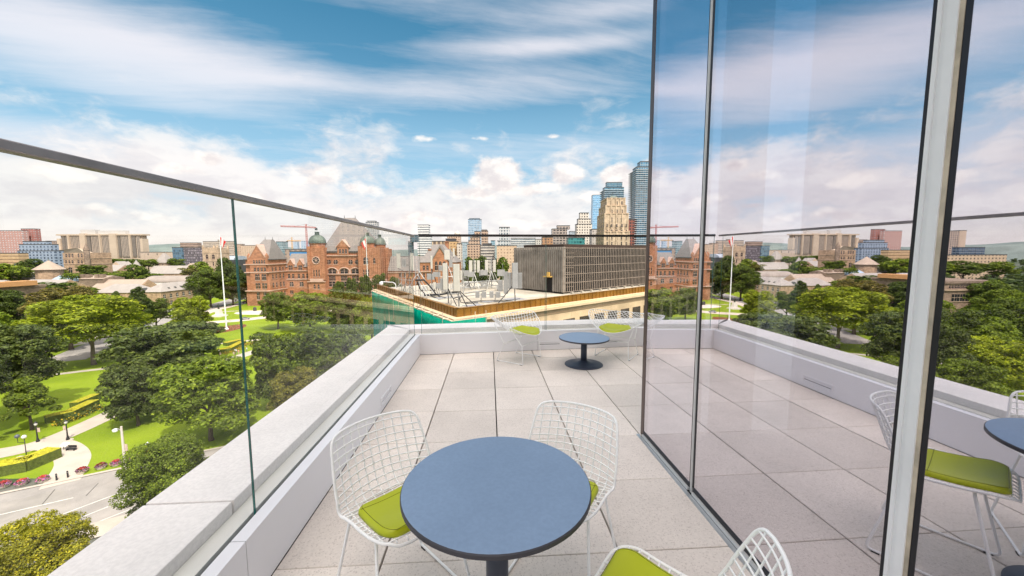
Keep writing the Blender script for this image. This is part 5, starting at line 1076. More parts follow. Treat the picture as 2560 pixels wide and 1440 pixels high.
def stone_highrise():
    v = 330; org = (UZ(1540, 600, v)[0], v, G); t = bgthing('stone_highrise', 'stepped tan stone tower with arched windows and a green cap', 'tower', org[0], v); m = masonry('warm_limestone', (.54, .42, .30), 1.6, .8, .12, .85)
    x = lambda X: 1260+X/4.8; y = lambda Y: 380+Y/4.8; d = 30
    for i, (a, c, yt, ins, zb_y) in enumerate(((1205, 1500, 960, 0, None), (1212, 1488, 745, 1.0, 960), (1224, 1464, 650, 2.2, 745), (1240, 1450, 560, 3.4, 650))):
        vv = v+ins; u0, z = UZ(x(a), y(yt), vv); u1, _ = UZ(x(c), y(yt), vv); zb = G if zb_y is None else UZ(x(a), y(zb_y), v+max(0, ins-1.2))[1]+.02
        b = MB(org); b.box(u0, u1, vv, v+d-ins, zb, z); n = 4
        for k in range(n+1):
            q = u0+(u1-u0)*k/n; b.box(q-.55, q+.55, vv-.5, vv+.3, zb, z+1.0)
        for k in range(5):
            q = vv+.6+(d-2*ins-1.2)*k/4; b.box(u0-.5, u0+.3, q-.55, q+.55, zb, z+1.0)
        w = b.build('stage', m, t)
        b = MB(org); b.box(u0-.35, u1+.35, vv-.35, v+d-ins+.35, z+.01, z+.7); b.build('cornice', M_stonel, w)
        rows = {0: [(885, 'rect', 36), (950, 'rect', 36), (1036, 'rect', 34), (1100, 'rect', 40)], 1: [(815, 'arch', 62)], 2: [(715, 'arch', 52)], 3: [(612, 'rect', 40)]}[i]
        for (yc, kd, hh) in rows:
            for X in (1290, 1352, 1413): winpx(w, org, kd, x(X), y(yc-hh/2), y(yc+hh/2), 4.4, vv, trim=M_stonel)
            if i == 0:
                for X in (1238, 1466): winpx(w, org, kd, x(X), y(yc-hh/2), y(yc+hh/2), 2.8, vv, trim=M_stonel)
            zc0, zc1 = UZ(x(1300), y(yc+hh/2), vv)[1], UZ(x(1300), y(yc-hh/2), vv)[1]
            for k in range(4): win(w, org, kd, u0, vv+.6+(d-2*ins-1.2)*(k+.5)/4, zc0, 1.5, zc1-zc0, rot=-pi/2, trim=M_stonel)
    u0, z = UZ(x(1262), y(555), v+6); u1, _ = UZ(x(1400), y(555), v+6); um = (u0+u1)/2; b = MB(org); z2 = UZ(x(1330), y(524), v+15)[1]; b.hexa([(u0, v+6, z), (u1, v+6, z), (u1, v+24, z), (u0, v+24, z)], [(um-1, v+14, z2), (um+1, v+14, z2), (um+1, v+16, z2), (um-1, v+16, z2)]); b.build('cap', M_copper, t)
stone_highrise()
# --- cranes and flagpoles
def crane(label, mx, y0, y1, j0, jy0, j1, jy1, v, m):
    u, z1 = UZ(mx, y0, v); _, z0 = UZ(mx, y1, v); org = (u, v, G); t = bgthing('tower_crane', label, 'crane', u, v)
    def lattice(b, p, q, w, n):
        p = Vector(p); q = Vector(q); ax = (q-p).normalized(); a = ax.orthogonal().normalized()*w; c = ax.cross(a).normalized()*w
        for s in (a+c, a-c, -a-c, -a+c): b.tube([p+s, q+s], .22, 4)
        for i in range(n):
            k = p+(q-p)*i/n; l = p+(q-p)*(i+1)/n; b.tube([k+a+c, l-a+c], .14, 4); b.tube([k-a-c, l+a-c], .14, 4); b.tube([k+a-c, l+a+c], .14, 4)
    b = MB(org); lattice(b, (u, v, G), (u, v, z1), .9, 30); b.build('mast', m, t)
    jz0 = UZ(j0, jy0, v); jz1 = UZ(j1, jy1, v); zj = UZ(mx, (jy0+jy1)/2, v)[1]
    b = MB(org); lattice(b, (jz0[0], v, jz0[1]), (u, v, zj), .7, 22); b.build('jib', m, t); b = MB(org); lattice(b, (u, v, zj), (jz1[0], v, jz1[1]), .7, 8); b.build('counter_jib', m, t)
    b = MB(org); b.tube([(u, v, z1), ((u+jz0[0])/2, v, (zj+jz0[1])/2)], .12, 4); b.tube([(u, v, z1), (jz1[0], v, jz1[1])], .12, 4); b.build('tie_bar', M_lead, t)
    b = MB(org); b.box(jz1[0]-2, jz1[0]+1, v-1, v+1, jz1[1]-3.5, jz1[1]-.4); b.build('counterweight', M_lead, t)
crane('red tower crane with a long jib over the connecting range', 764.7, 560, 622, 701, 565.5, 791, 569.5, 560, mat('crane_red', (.45, .12, .09), .6, .1))
crane('small orange tower crane left of the red one', 729, 593, 622, 752, 602, 718, 602, 760, mat('crane_orange', (.58, .33, .10), .6, .1))
def flagpole(label, bx, by, tx, ty, v, fy0, fy1, leaf, flaglabel):
    u, z1 = UZ(tx, ty, v); org = (u, v, G); t = bgthing('flagpole', label, 'flagpole', u, v)
    b = MB(org); b.tube([(u, v, G), (u, v, G+(z1-G)*.5), (u, v, z1)], [.36, .26, .13], 10); b.lathe([(.2, z1), (.26, z1+.25), (.05, z1+.5)], 8, (u, v)); b.build('pole', M_white, t); b = MB(org); b.lathe([(1.1, G), (.95, G+.5), (.55, G+.9), (.4, G+1.6)], 14, (u, v)); b.build('plinth', M_white, t)
    z0f, z1f = UZ(tx, fy1, v)[1], UZ(tx, fy0, v)[1]; h = z1f-z0f
    f = bgthing('flag', flaglabel, 'flag', u, v, z0f); o3 = (u, v, z0f); s = -1 if leaf < 0 else 1
    # hanging cloth: red hoist, white middle, red fly
    nx, nz = 18, 16
    for part, (a, c), mm in (('hoist_stripe', (0, .27), 'r'), ('centre_panel', (.27, .70), 'w'), ('fly_stripe', (.70, 1), 'r')):
        b = MB(o3); vs = []
        for j in range(nz+1):
            for i in range(nx+1):
                k = a+(c-a)*i/nx; q = j/nz; w = h*.66*k*(.40+.60*(1-q)); droop = h*.52*k
                vs.append((u+s*(.14+w*.62+.12*sin(9*k+3*q)), v-.25*sin(12*k+2*q)*k-.03, z1f - q*h*.62 - droop*.75))
        b.add(vs, [(j*(nx+1)+i, j*(nx+1)+i+1, (j+1)*(nx+1)+i+1, (j+1)*(nx+1)+i) for j in range(nz) for i in range(nx)]); st = b.build(part, mat('flag_red', (.62, .015, .02), .7, .05) if mm == 'r' else mat('flag_white', (.75, .72, .70), .7, .03), f, True); so_ = st.modifiers.new('cloth', 'SOLIDIFY'); so_.thickness = .03
    return t
flagpole('very tall white flagpole in the round flower bed on the lawn', 563, 825, 549, 590, 188.5, 592, 624, 1, 'limp red and white flag at the top of the tall pole on the lawn')
flagpole('shorter white flagpole in front of the domed towers', 919, 690, 914.5, 584, 245, 596, 624, -1, 'limp red and white flag on the pole in front of the domed towers')
# ================================================================== THE ROOF NEXT DOOR
NA = fl(1142, 772, -3.85); ND_R = Vector((.792, .611, 0)).normalized(); ND_L = Vector((-.479, .878, 0)).normalized(); NN_L = Vector((-ND_L.y, ND_L.x, 0)); NN_R = Vector((ND_R.y, -ND_R.x, 0))
if NN_L.x > 0: NN_L = -NN_L
RZ = -4.5
M_bronze = mat('bronze_cladding', (.25, .118, .016), .42, .22, .7, metal=.25, fine=.1); M_bronzed = mat('bronze_batten', (.30, .16, .04), .5, .15, 2); M_tpo = mat('white_roof_membrane', (.46, .415, .345), .85, .2, .35, fine=.1, col2=(.36, .315, .255)); M_lime = masonry('cream_limestone', (.60, .45, .28), 2.6, 1.2, .06, .9); M_galv = mat('galvanised_steel', (.30, .30, .30), .5, .25, 3, metal=.4); M_antw = mat('white_radome', (.50, .475, .42), .5, .05, 1.5); M_antg = mat('pale_grey_radome', (.33, .325, .32), .5, .08, 1.5); M_cable = mat('black_cable', (.02, .02, .022), .6, .1)
def nP(a, b, oa=0, ob=0, z=0.0):      # a along the right face, b along the left face, oa/ob outwards
    q = NA + ND_R*a + ND_L*b + NN_R*oa + NN_L*ob; return Vector((q.x, q.y, z))
def neighbour():
    org = tuple(nP(10, 10, z=G)); t = thing('stone_building', 'cream stone building with a flat white roof and bronze-clad parapet across the street', 'building', org)
    LR, LL = 70, 34
    b = MB(org); c = [nP(0, 0, .55, .55), nP(LR, 0, .55, 0), nP(LR, LL), nP(0, LL, 0, .55)]; b.hexa([(q.x, q.y, G) for q in c], [(q.x, q.y, -5.15) for q in c]); wl = b.build('wall', M_lime, t)
    b = MB(org); c = [nP(0, 0, 1.0, 1.0), nP(LR, 0, 1.0, 0), nP(LR, LL), nP(0, LL, 0, 1.0)]; b.hexa([(q.x, q.y, -5.14) for q in c], [(q.x, q.y, -4.86) for q in c]); c = [nP(0, 0, .7, .7), nP(LR, 0, .7, 0), nP(LR, LL), nP(0, LL, 0, .7)]; b.hexa([(q.x, q.y, -4.855) for q in c], [(q.x, q.y, -4.68) for q in c]); b.build('cornice', mat('cream_stone_trim', (.62, .47, .30), .85, .08, .6), t)
    b = MB(org); c = [nP(0, 0, .62, .62), nP(LR, 0, .62, 0), nP(LR, LL), nP(0, LL, 0, .62)]; b.hexa([(q.x, q.y, -5.75) for q in c], [(q.x, q.y, -5.60) for q in c]); b.build('string_course', mat('dark_stone', (.30, .21, .12), .9, .1), t)  # string course in a darker tone than the wall
    b = MB(org); c = [nP(.35, .35), nP(LR, .35), nP(LR, LL), nP(.35, LL)]; b.hexa([(q.x, q.y, -4.67) for q in c], [(q.x, q.y, RZ) for q in c]); rf = b.build('roof', M_tpo, t)
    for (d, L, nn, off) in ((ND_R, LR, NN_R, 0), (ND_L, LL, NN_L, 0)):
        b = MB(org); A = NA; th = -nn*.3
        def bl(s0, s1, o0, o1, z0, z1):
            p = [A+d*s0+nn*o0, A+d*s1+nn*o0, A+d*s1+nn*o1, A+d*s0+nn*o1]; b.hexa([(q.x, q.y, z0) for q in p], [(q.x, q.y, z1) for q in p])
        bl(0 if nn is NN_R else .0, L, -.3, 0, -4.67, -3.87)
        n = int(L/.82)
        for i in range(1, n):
            b.cur = 0; bl(i*.82-.05, i*.82+.03, -.02, .07, -4.67, -3.80); b.cur = 1; bl(i*.82+.031, i*.82+.11, -.02, .012, -4.665, -3.875)  # dark strips painted as the shadow line beside each batten
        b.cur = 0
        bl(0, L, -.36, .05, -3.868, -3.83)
        b.build('bronze_parapet', [M_bronze, mat('dark_bronze_shadow_line', (.07, .035, .012), .6, .2)], t)
    for i in range(18):
        p = nP(2.6+i*3.1, 0, .60); b = MB(org); ax = ND_R
        q = [p, p+ax*2.0]; c = [q[0]-NN_R*.35, q[1]-NN_R*.35, q[1]+NN_R*.02, q[0]+NN_R*.02]; b.hexa([(k.x, k.y, -9.6) for k in c], [(k.x, k.y, -6.65) for k in c]); o = b.build('window', mat('brown_window', (.06, .045, .035), .2, .3, 1, spec=.7), t)
        b = MB(org); c = [q[0]-ax*.1-NN_R*.2, q[1]+ax*.1-NN_R*.2, q[1]+ax*.1+NN_R*.18, q[0]-ax*.1+NN_R*.18]; b.hexa([(k.x, k.y, -9.82) for k in c], [(k.x, k.y, -9.61) for k in c]); b.build('sill', M_lime, o)
    for i in range(9):
        p = nP(0, 2.2+i*3.2, 0, .60); b = MB(org); ax = ND_L; q = [p, p+ax*2.0]; c = [q[0]-NN_L*.35, q[1]-NN_L*.35, q[1]+NN_L*.02, q[0]+NN_L*.02]; b.hexa([(k.x, k.y, -10.2) for k in c], [(k.x, k.y, -7.9) for k in c]); b.build('window', mat('brown_window', (.06, .045, .035)), t)
neighbour()
def plant_room():
    C = fl(1407, 735.5, RZ); d1 = ND_R; d2 = Vector((-d1.y, d1.x, 0)); n1 = -d2; n2 = -d1
    zt = CH + (UZ(1407, 617, C.dot(EV))[1]-CH); H0 = RZ+.25; L1, L2 = 27, 10.6
    t = thing('plant_room', 'large louvred rooftop plant room with ribbed grey-brown side and vertical fins', 'plant room', (C.x, C.y, RZ)); org = (C.x, C.y, RZ)
    def bl(b, s0, s1, r0, r1, z0, z1):
        p = [C+d1*s0+d2*r0, C+d1*s1+d2*r0, C+d1*s1+d2*r1, C+d1*s0+d2*r1]; b.hexa([(q.x, q.y, z0) for q in p], [(q.x, q.y, z1) for q in p])
    mg = mat('weathered_zinc', (.30, .265, .23), .5, .28, .5, metal=.3, fine=.08)
    b = MB(org); bl(b, .5, L1, .5, L2, RZ, zt-.25); b.build('core', mat('dark_louvre_void', (.016, .013, .011), .8, .3, .5), t)
    # ribbed side
    b = MB(org); s0 = 2.15; s1 = 3.45; dz = RZ+2.35
    bl(b, .06, .5, .02, s0, H0, zt); bl(b, .06, .5, s1, L2, H0, zt); bl(b, .06, .5, s0, s1, dz, zt)
    n = int(L2/.40)
    for i in range(n+1):
        r = .1+i*.40
        if r > L2-.1: break
        z0 = dz if s0-.12 < r < s1+.02 else H0
        bl(b, -.06, .07, r, r+.12, z0, zt-.01)
    b.build('ribbed_cladding', mg, t)
    b = MB(org); bl(b, .30, .49, s0+.02, s1-.02, RZ+.02, dz-.02); dr = b.build('doorway', mat('black_void', (.012, .01, .01), .8), t)
    b = MB(org); bl(b, -.5, .05, s0-.1, s1+.1, dz+.02, dz+.16); bl(b, -.32, -.0, s0+.35, s0+.85, dz+.17, dz+.75); b.build('door_lamp', mat('yellow_lamp', (.60, .38, .10), .5, .1), dr)
    # finned front
    b = MB(org); n = int((L1-.2)/.46)
    mf = mat('tan_fin_metal', (.36, .29, .235), .45, .15, 1, metal=.25)
    for i in range(n): bl(b, .05+i*.46, .05+i*.46+.085, -.02, .04, H0, zt-.02)
    for k in range(6): z = H0+(zt-H0-.2)*k/5; bl(b, 0, L1, -.05, -.018, z, z+.07)
    for k in range(10): z = H0+(zt-H0-.2)*k/9; bl(b, 0.02, 2.4, .02, .06, z, z+.05)
    b.build('louvre_screen', mf, t)
    b = MB(org); bl(b, 1.2, L1-.4, .9, L2-1, zt-.24, zt+.42); b.build('roof_cap', mat('dark_brown_cap', (.055, .032, .022), .6, .2, .5), t)
    for i in range(11):
        b = MB(org); bl(b, 1.2+i*2.3, 1.55+i*2.3, -.75, -.42, RZ+.003, RZ+.28); b.build('footing_block', M_tpo, t)
plant_room()
# ------------------------------------------------------------------ scaffold and netting
def scaffold():
    t = thing('scaffold', 'pale tube scaffold hung with green netting along the side of the cream stone building', 'scaffold', tuple(nP(0, 10, 0, 1.3, -20))); org = tuple(t.location); mp = mat('scaffold_tube', (.62, .52, .42), .5, .1, 2, metal=.2)
    zt = -4.75; OUT = 1.35; L = 31
    o_ = lambda s, o, z: tuple(nP(0, s, 0, o, z)); f_ = lambda s, o, z: tuple(nP(s, 0, o, 0, z))
    k0 = nP(0, 0, OUT, OUT, zt)
    for (o, z) in ((OUT, zt), (.72, zt+.02)):
        b = MB(org); b.tube([nP(2.6, 0, o, 0, z), nP(0, 0, o, o, z), nP(0, L, 0, o, z)], .045, 6); b.build('ledger', mp, t)
    n = 13
    for i in range(n):
        s = .3+i*(L-.6)/(n-1)
        b = MB(org); b.tube([o_(s, OUT, zt), o_(s, .72, zt+.02)], .035, 6); b.build('transom', mp, t)
        b = MB(org); b.tube([o_(s, OUT, G), o_(s, OUT, zt+.6)], .04, 6); b.build('standard', mp, t)
    for s in (1.2, 2.5):
        b = MB(org); b.tube([f_(s, OUT, zt), f_(s, .72, zt+.02)], .035, 6); b.build('transom', mp, t); b = MB(org); b.tube([f_(s, OUT, -14), f_(s, OUT, zt+.65)], .04, 6); b.build('standard', mp, t)
    m = bpy.data.materials.new('green_net'); m.use_nodes = True; N = NT(m.node_tree); tc = N.n('ShaderNodeTexCoord').outputs['Object']
    k = N.ss(N.noise(tc, .6, 4, .6), .3, .7, .8, 1.15); c = N.vm('MULTIPLY', (.0, .40, .27), N.comb(k, k, k))
    d = N.n('ShaderNodeBsdfDiffuse', {'Color': c}); tl = N.n('ShaderNodeBsdfTranslucent', {'Color': c}); tr = N.n('ShaderNodeBsdfTransparent', {'Color': (.75, .95, .85, 1)})
    m1 = N.n('ShaderNodeMixShader', {0: .4, 1: d.outputs[0], 2: tl.outputs[0]}); m2 = N.n('ShaderNodeMixShader', {0: .16, 1: m1.outputs[0], 2: tr.outputs[0]}); o = N.n('ShaderNodeOutputMaterial'); N.t.links.new(m2.outputs[0], o.inputs[0])
    P = [nP(2.6, 0, OUT, 0), nP(.9, 0, OUT+.05, 0), nP(0, 0, OUT+.06, OUT+.06)] + [nP(0, s, 0, OUT+.06) for s in [.6+i*.8 for i in range(39)]]
    b = MB(org); nz = 16; vs = []
    for i, q in enumerate(P):
        for j in range(nz+1):
            w = .05*sin(i*1.7+j*.6)+.03*sin(i*.5-j); vs.append((q.x+NN_L.x*w, q.y+NN_L.y*w, zt-.02-(17.5)*j/nz))
    b.add(vs, [(i*(nz+1)+j, (i+1)*(nz+1)+j, (i+1)*(nz+1)+j+1, i*(nz+1)+j+1) for i in range(len(P)-1) for j in range(nz)])
    nt = b.build('netting', m, t, True); so_ = nt.modifiers.new('cloth', 'SOLIDIFY'); so_.thickness = .012
scaffold()
# ------------------------------------------------------------------ rooftop antennas
def ant(label, bx, by, panels, legs=(), top=None, group='antenna masts on the roof next door', boxes=(), pr=.06, name='antenna_mast', cat='antenna'):
    """bx,by foot of the pole on the roof; panels (px0, px1, y0, y1, depth); legs (px, py) feet of the braces"""
    p = fl(bx, by, RZ); v = p.dot(EV); u = p.dot(EU); t = bgthing(name, label, cat, u, v, RZ, group); org = (u, v, RZ)
    yt = top if top is not None else min(q[2] for q in panels)+4
    ut, zt = UZ(bx, yt, v); b = MB(org); b.tube([(u, v, RZ), (u, v, zt)], pr, 8); b.build('pole', M_galv, t)
    for (x0, x1, y0, y1, *r) in panels:
        dv = r[0] if r else -.25; u0, z1 = UZ(x0, y0, v+dv); u1, _ = UZ(x1, y0, v+dv); z0 = UZ(x0, y1, v+dv)[1]; w = u1-u0; dp = min(.22, w*.6)
        b = MB(org); c = [(u0+w*.12, v+dv-dp), (u1-w*.12, v+dv-dp), (u1, v+dv-dp*.5), (u1, v+dv), (u0, v+dv), (u0, v+dv-dp*.5)]; b.hexa([(q[0], q[1], z0) for q in c], [(q[0], q[1], z1) for q in c]); pn = b.build('panel', M_antw if (x0 % 2) < 1.4 else M_antg, t); bv = pn.modifiers.new('soft_edge', 'BEVEL'); bv.width = .025; bv.segments = 2
        b = MB(org); um = (u0+u1)/2
        for zz in (z0+(z1-z0)*.2, z0+(z1-z0)*.8): b.tube([(um, v+dv+.002, zz), (u, v, zz)], .035, 6)
        b.tube([(um-.03, v+dv-.05, z0), (um-.03, v+dv-.05, z0-.18)], .03, 6); b.tube([(um-.03, v+dv-.05, z0-.1), ((um+u)/2, v-.1, z0-.5), (u+.07, v-.07, z0-.9), (u+.08, v-.08, max(RZ+.1, z0-2.2))], .022, 5)
        b.build('bracket', M_cable, pn)
    for (x0, x1, y0, y1, *r) in boxes:
        dv = r[0] if r else -.2; u0, z1 = UZ(x0, y0, v+dv); u1, _ = UZ(x1, y0, v+dv); z0 = UZ(x0, y1, v+dv)[1]
        b = MB(org); b.box(u0, u1, v+dv-.25, v+dv, z0, z1)
        for k in range(5): q = u0+(u1-u0)*(k+.5)/5; b.box(q-.012, q+.012, v+dv-.29, v+dv-.24, z0+.03, z1-.03)
        b.box((u0+u1)/2-.03, (u0+u1)/2+.03, v+dv-.01, v+.02, (z0+z1)/2-.05, (z0+z1)/2+.05); b.build('radio_unit', M_antg, t)
    for (lx, ly, fr) in legs:
        q = fl(lx, ly, RZ); b = MB(org); b.tube([(u, v, RZ+(zt-RZ)*fr), (q.dot(EU), q.dot(EV), RZ+.05)], .055, 6); b.build('brace', M_cable, t)
    b = MB(org); b.box(u-.35, u+.35, v-.35, v+.35, RZ+.002, RZ+.10); b.build('foot_plate', M_tpo, t)
    return t
ant('tallest near white antenna panel on a pole with dark braces at the roof corner', 1147, 768, [(1132, 1149, 660, 728)], [(1168, 768, .42), (1190, 766, .42)], boxes=())
ant('second near white antenna panel, left of the tallest', 1121, 760, [(1106, 1118, 658, 724, -.3)], [(1142, 766, .4)], boxes=[(1101, 1109, 696, 726, -.1)])
ant('antenna pole with three small pale panels at the left end of the roof', 1025, 733, [(991, 1001, 634, 670, -.1), (1025, 1033.5, 633, 675, -.3)], [(1008, 728, .5)], boxes=[(1005, 1015, 647, 667, 0)])
ant('far pair of white antenna panels in front of the brick gable', 1128, 706, [(1110, 1124, 625.5, 649, -.2), (1132, 1136.5, 621, 642, 0)], boxes=[(1123, 1131, 650, 668), (1068, 1086, 684, 699, .3)], top=618)
ant('twin antenna panels seen from behind, left of the dark tree', 1186, 722, [(1172, 1181, 651, 681, .3), (1183, 1190, 651, 681, .3), (1192, 1199.5, 651, 681, .3)], [(1203, 712, .6)], boxes=[(1170, 1186, 680, 692), (1198, 1204, 677, 690)], top=648)
ant('twin antenna panels seen from behind, beside the plant room', 1229, 722, [(1212, 1221, 650, 680, .3), (1223, 1230, 650, 680, .3), (1232, 1239.5, 650, 680, .3)], [(1222, 716, .6), (1247, 712, .6)], boxes=[(1201, 1219, 675, 688), (1243, 1262, 674, 690)], top=646)
ant('tall white panel with big grey cabinets beside the plant room, on a black leg', 1287, 757, [(1279.5, 1294.5, 657, 721)], [(1244, 761, .55)], boxes=[(1259, 1270, 679, 734, .15), (1270.5, 1279, 681, 722, .1), (1294.6, 1305, 682, 721, .1), (1246, 1256, 700, 728, .4)], top=668)
ant('pair of small white radio units on a short forked stand, left one', 1203, 758, [], boxes=[(1189, 1199, 728, 744), (1205, 1216, 729, 744)], top=732, pr=.045)
ant('pair of small white radio units on a short forked stand, right one', 1238, 757, [], boxes=[(1224, 1234, 728, 744), (1240, 1251, 729, 744)], top=731, pr=.045)
ant('low white equipment antenna in the middle of the roof', 1098, 742, [(1083, 1090, 706, 722, 0)], boxes=[(1091, 1102, 708, 721, .1), (1098, 1108, 664, 676, .1)], top=662)
ant('slim whip antenna pole right of the middle of the roof', 1257, 715, [], top=659, boxes=[(1253, 1256, 676, 690)], pr=.04)
ant('bare leaning mast behind the two near antenna panels', 1158, 735, [(1150, 1159, 676, 700, .2)], [(1178, 724, .8), (1140, 726, .8)], boxes=[(1160, 1172, 676, 690)], top=650)
ant('single narrow panel left of the lattice mast', 1080, 735, [(1076, 1081, 640, 672, 0)], [(1098, 730, .7)], top=640, boxes=[(1083, 1101, 680, 692)])
def lattice(label, px0, px1, yt, by):
    p = fl((px0+px1)/2, by, RZ); v = p.dot(EV); u0, zt = UZ(px0, yt, v); u1, _ = UZ(px1, yt, v); t = bgthing('ladder_mast', label, 'mast', (u0+u1)/2, v, RZ); org = ((u0+u1)/2, v, RZ)
    for a in (u0, u1):
        b = MB(org); b.tube([(a, v, RZ), (a, v, zt)], .05, 6); b.build('rail', M_galv, t)
    n = int((zt-RZ)/.55)
    for i in range(1, n): b = MB(org); b.tube([(u0, v, RZ+i*.55), (u1, v, RZ+i*.55)], .03, 5); b.build('rung', M_galv, t)
    for s in (1.6, -1.6): b = MB(org); b.tube([(u1 if s > 0 else u0, v, RZ+(zt-RZ)*.45), (u1+s*1.1, v-1.2, RZ+.04)], .05, 6); b.build('brace', M_galv, t)
lattice('tall ladder-like steel mast left of the brick gable', 1037, 1045, 634, 736)
lattice('shorter ladder frame beside the three small panels', 1003, 1013, 680, 728)
def truss():
    p = fl(1150, 726, RZ); q = fl(1250, 718, RZ); a = Vector((p.x, p.y, RZ)); c = Vector((q.x, q.y, RZ)); t = thing('steel_platform', 'low grey steel platform frame carrying the antenna backs', 'platform', tuple(a)); org = tuple(a); d = (c-a); n = 9
    for z in (.35, 1.15):
        b = MB(org); b.tube([a+Vector((0, 0, z)), c+Vector((0, 0, z))], .08, 6); b.build('beam', M_galv, t)
    for i in range(n):
        k = a+d*i/n; l = a+d*(i+1)/n; b = MB(org); b.tube([k+Vector((0, 0, .35)), l+Vector((0, 0, 1.15))] if i % 2 else [k+Vector((0, 0, 1.15)), l+Vector((0, 0, .35))], .05, 5); b.build('diagonal', M_galv, t)
    for i in range(0, n+1, 3): k = a+d*i/n; b = MB(org); b.tube([k, k+Vector((0, 0, 1.15))], .07, 6); b.build('post', M_galv, t)
truss()
def roof_bits():
    def cab(label, pts, r=.05, m=None):
        P = [fl(x, y, RZ+h) for x, y, h in pts]; b = MB(tuple(P[0])); b.tube(P, r, 6); o = b.build('roof_cable', m or M_cable, smooth=True); tag(o, label, 'cable', 'cables and pipes across the white roof')
    cab('black cable sagging from the ladder mast to the roof', [(1040, 700, 3.4), (1060, 700, 3.2), (1075, 716, 1.6), (1090, 735, .5), (1100, 742, .06)], .10)
    cab('second cable looping down beside the ladder mast', [(1044, 706, 2.9), (1050, 722, 1.2), (1062, 735, .08), (1090, 744, .06)], .08)
    cab('grey pipe lying along the roof below the antenna backs', [(1120, 735, .1), (1160, 733, .12), (1215, 726, .12)], .09, M_galv)
    cab('long conduit lying across the white roof towards the plant room', [(1095, 748, .08), (1150, 741, .08), (1230, 735, .08), (1262, 742, .08)], .06, M_galv)
    cab('thin conduit beside the small radio units', [(1160, 757, .06), (1200, 752, .06), (1260, 752, .06), (1300, 747, .06)], .05)
    cab('dark cable tray edge behind the near antenna panels', [(1060, 738, .15), (1100, 736, .15), (1150, 728, .15)], .14)
    for (x, y, w, d, lb) in ((1185, 764, 2.2, 1.6, 'grey walkway mat near the roof corner'), (1285, 748, 2.6, 2.2, 'grey mat under the tall panel and cabinets'), (1215, 755, 3.4, .9, 'grey mat under the small radio units'), (1110, 744, 2.6, 1.2, 'grey mat in the middle of the roof')):
        p = fl(x, y, RZ); b = MB((p.x, p.y, RZ)); ax = ND_R*w/2; ay = Vector((-ND_R.y, ND_R.x, 0))*d/2; c = [p-ax-ay, p+ax-ay, p+ax+ay, p-ax+ay]; b.hexa([(q.x, q.y, RZ+.003) for q in c], [(q.x, q.y, RZ+.045) for q in c]); tag(b.build('roof_mat', mat('grey_roof_mat', (.26, .26, .28), .9, .15, 1)), lb, 'mat', 'mats on the white roof')
    # bent lamp over the left parapet
    p = fl(990, 735, -4.67); u, v = p.dot(EU), p.dot(EV); t = bgthing('roof_lamp', 'white bent-pipe lamp leaning out over the left end of the roof', 'lamp', u, v, RZ); org = (u, v, RZ); z = UZ(990, 709, v)[1]; uh, zh = UZ(953, 706, v)
    b = MB(org); b.tube([(u, v, -4.6), (u, v, z-.3), (u-.1, v, z), (u-.4, v, z+.2), (uh, v, zh+.1)], .06, 8); b.build('arm', M_white, t); b = MB(org); b.lathe([(.12, zh-.45), (.28, zh-.3), (.28, zh), (.1, zh+.12)], 12, (uh, v)); b.build('lamp_head', M_white, t)
roof_bits()
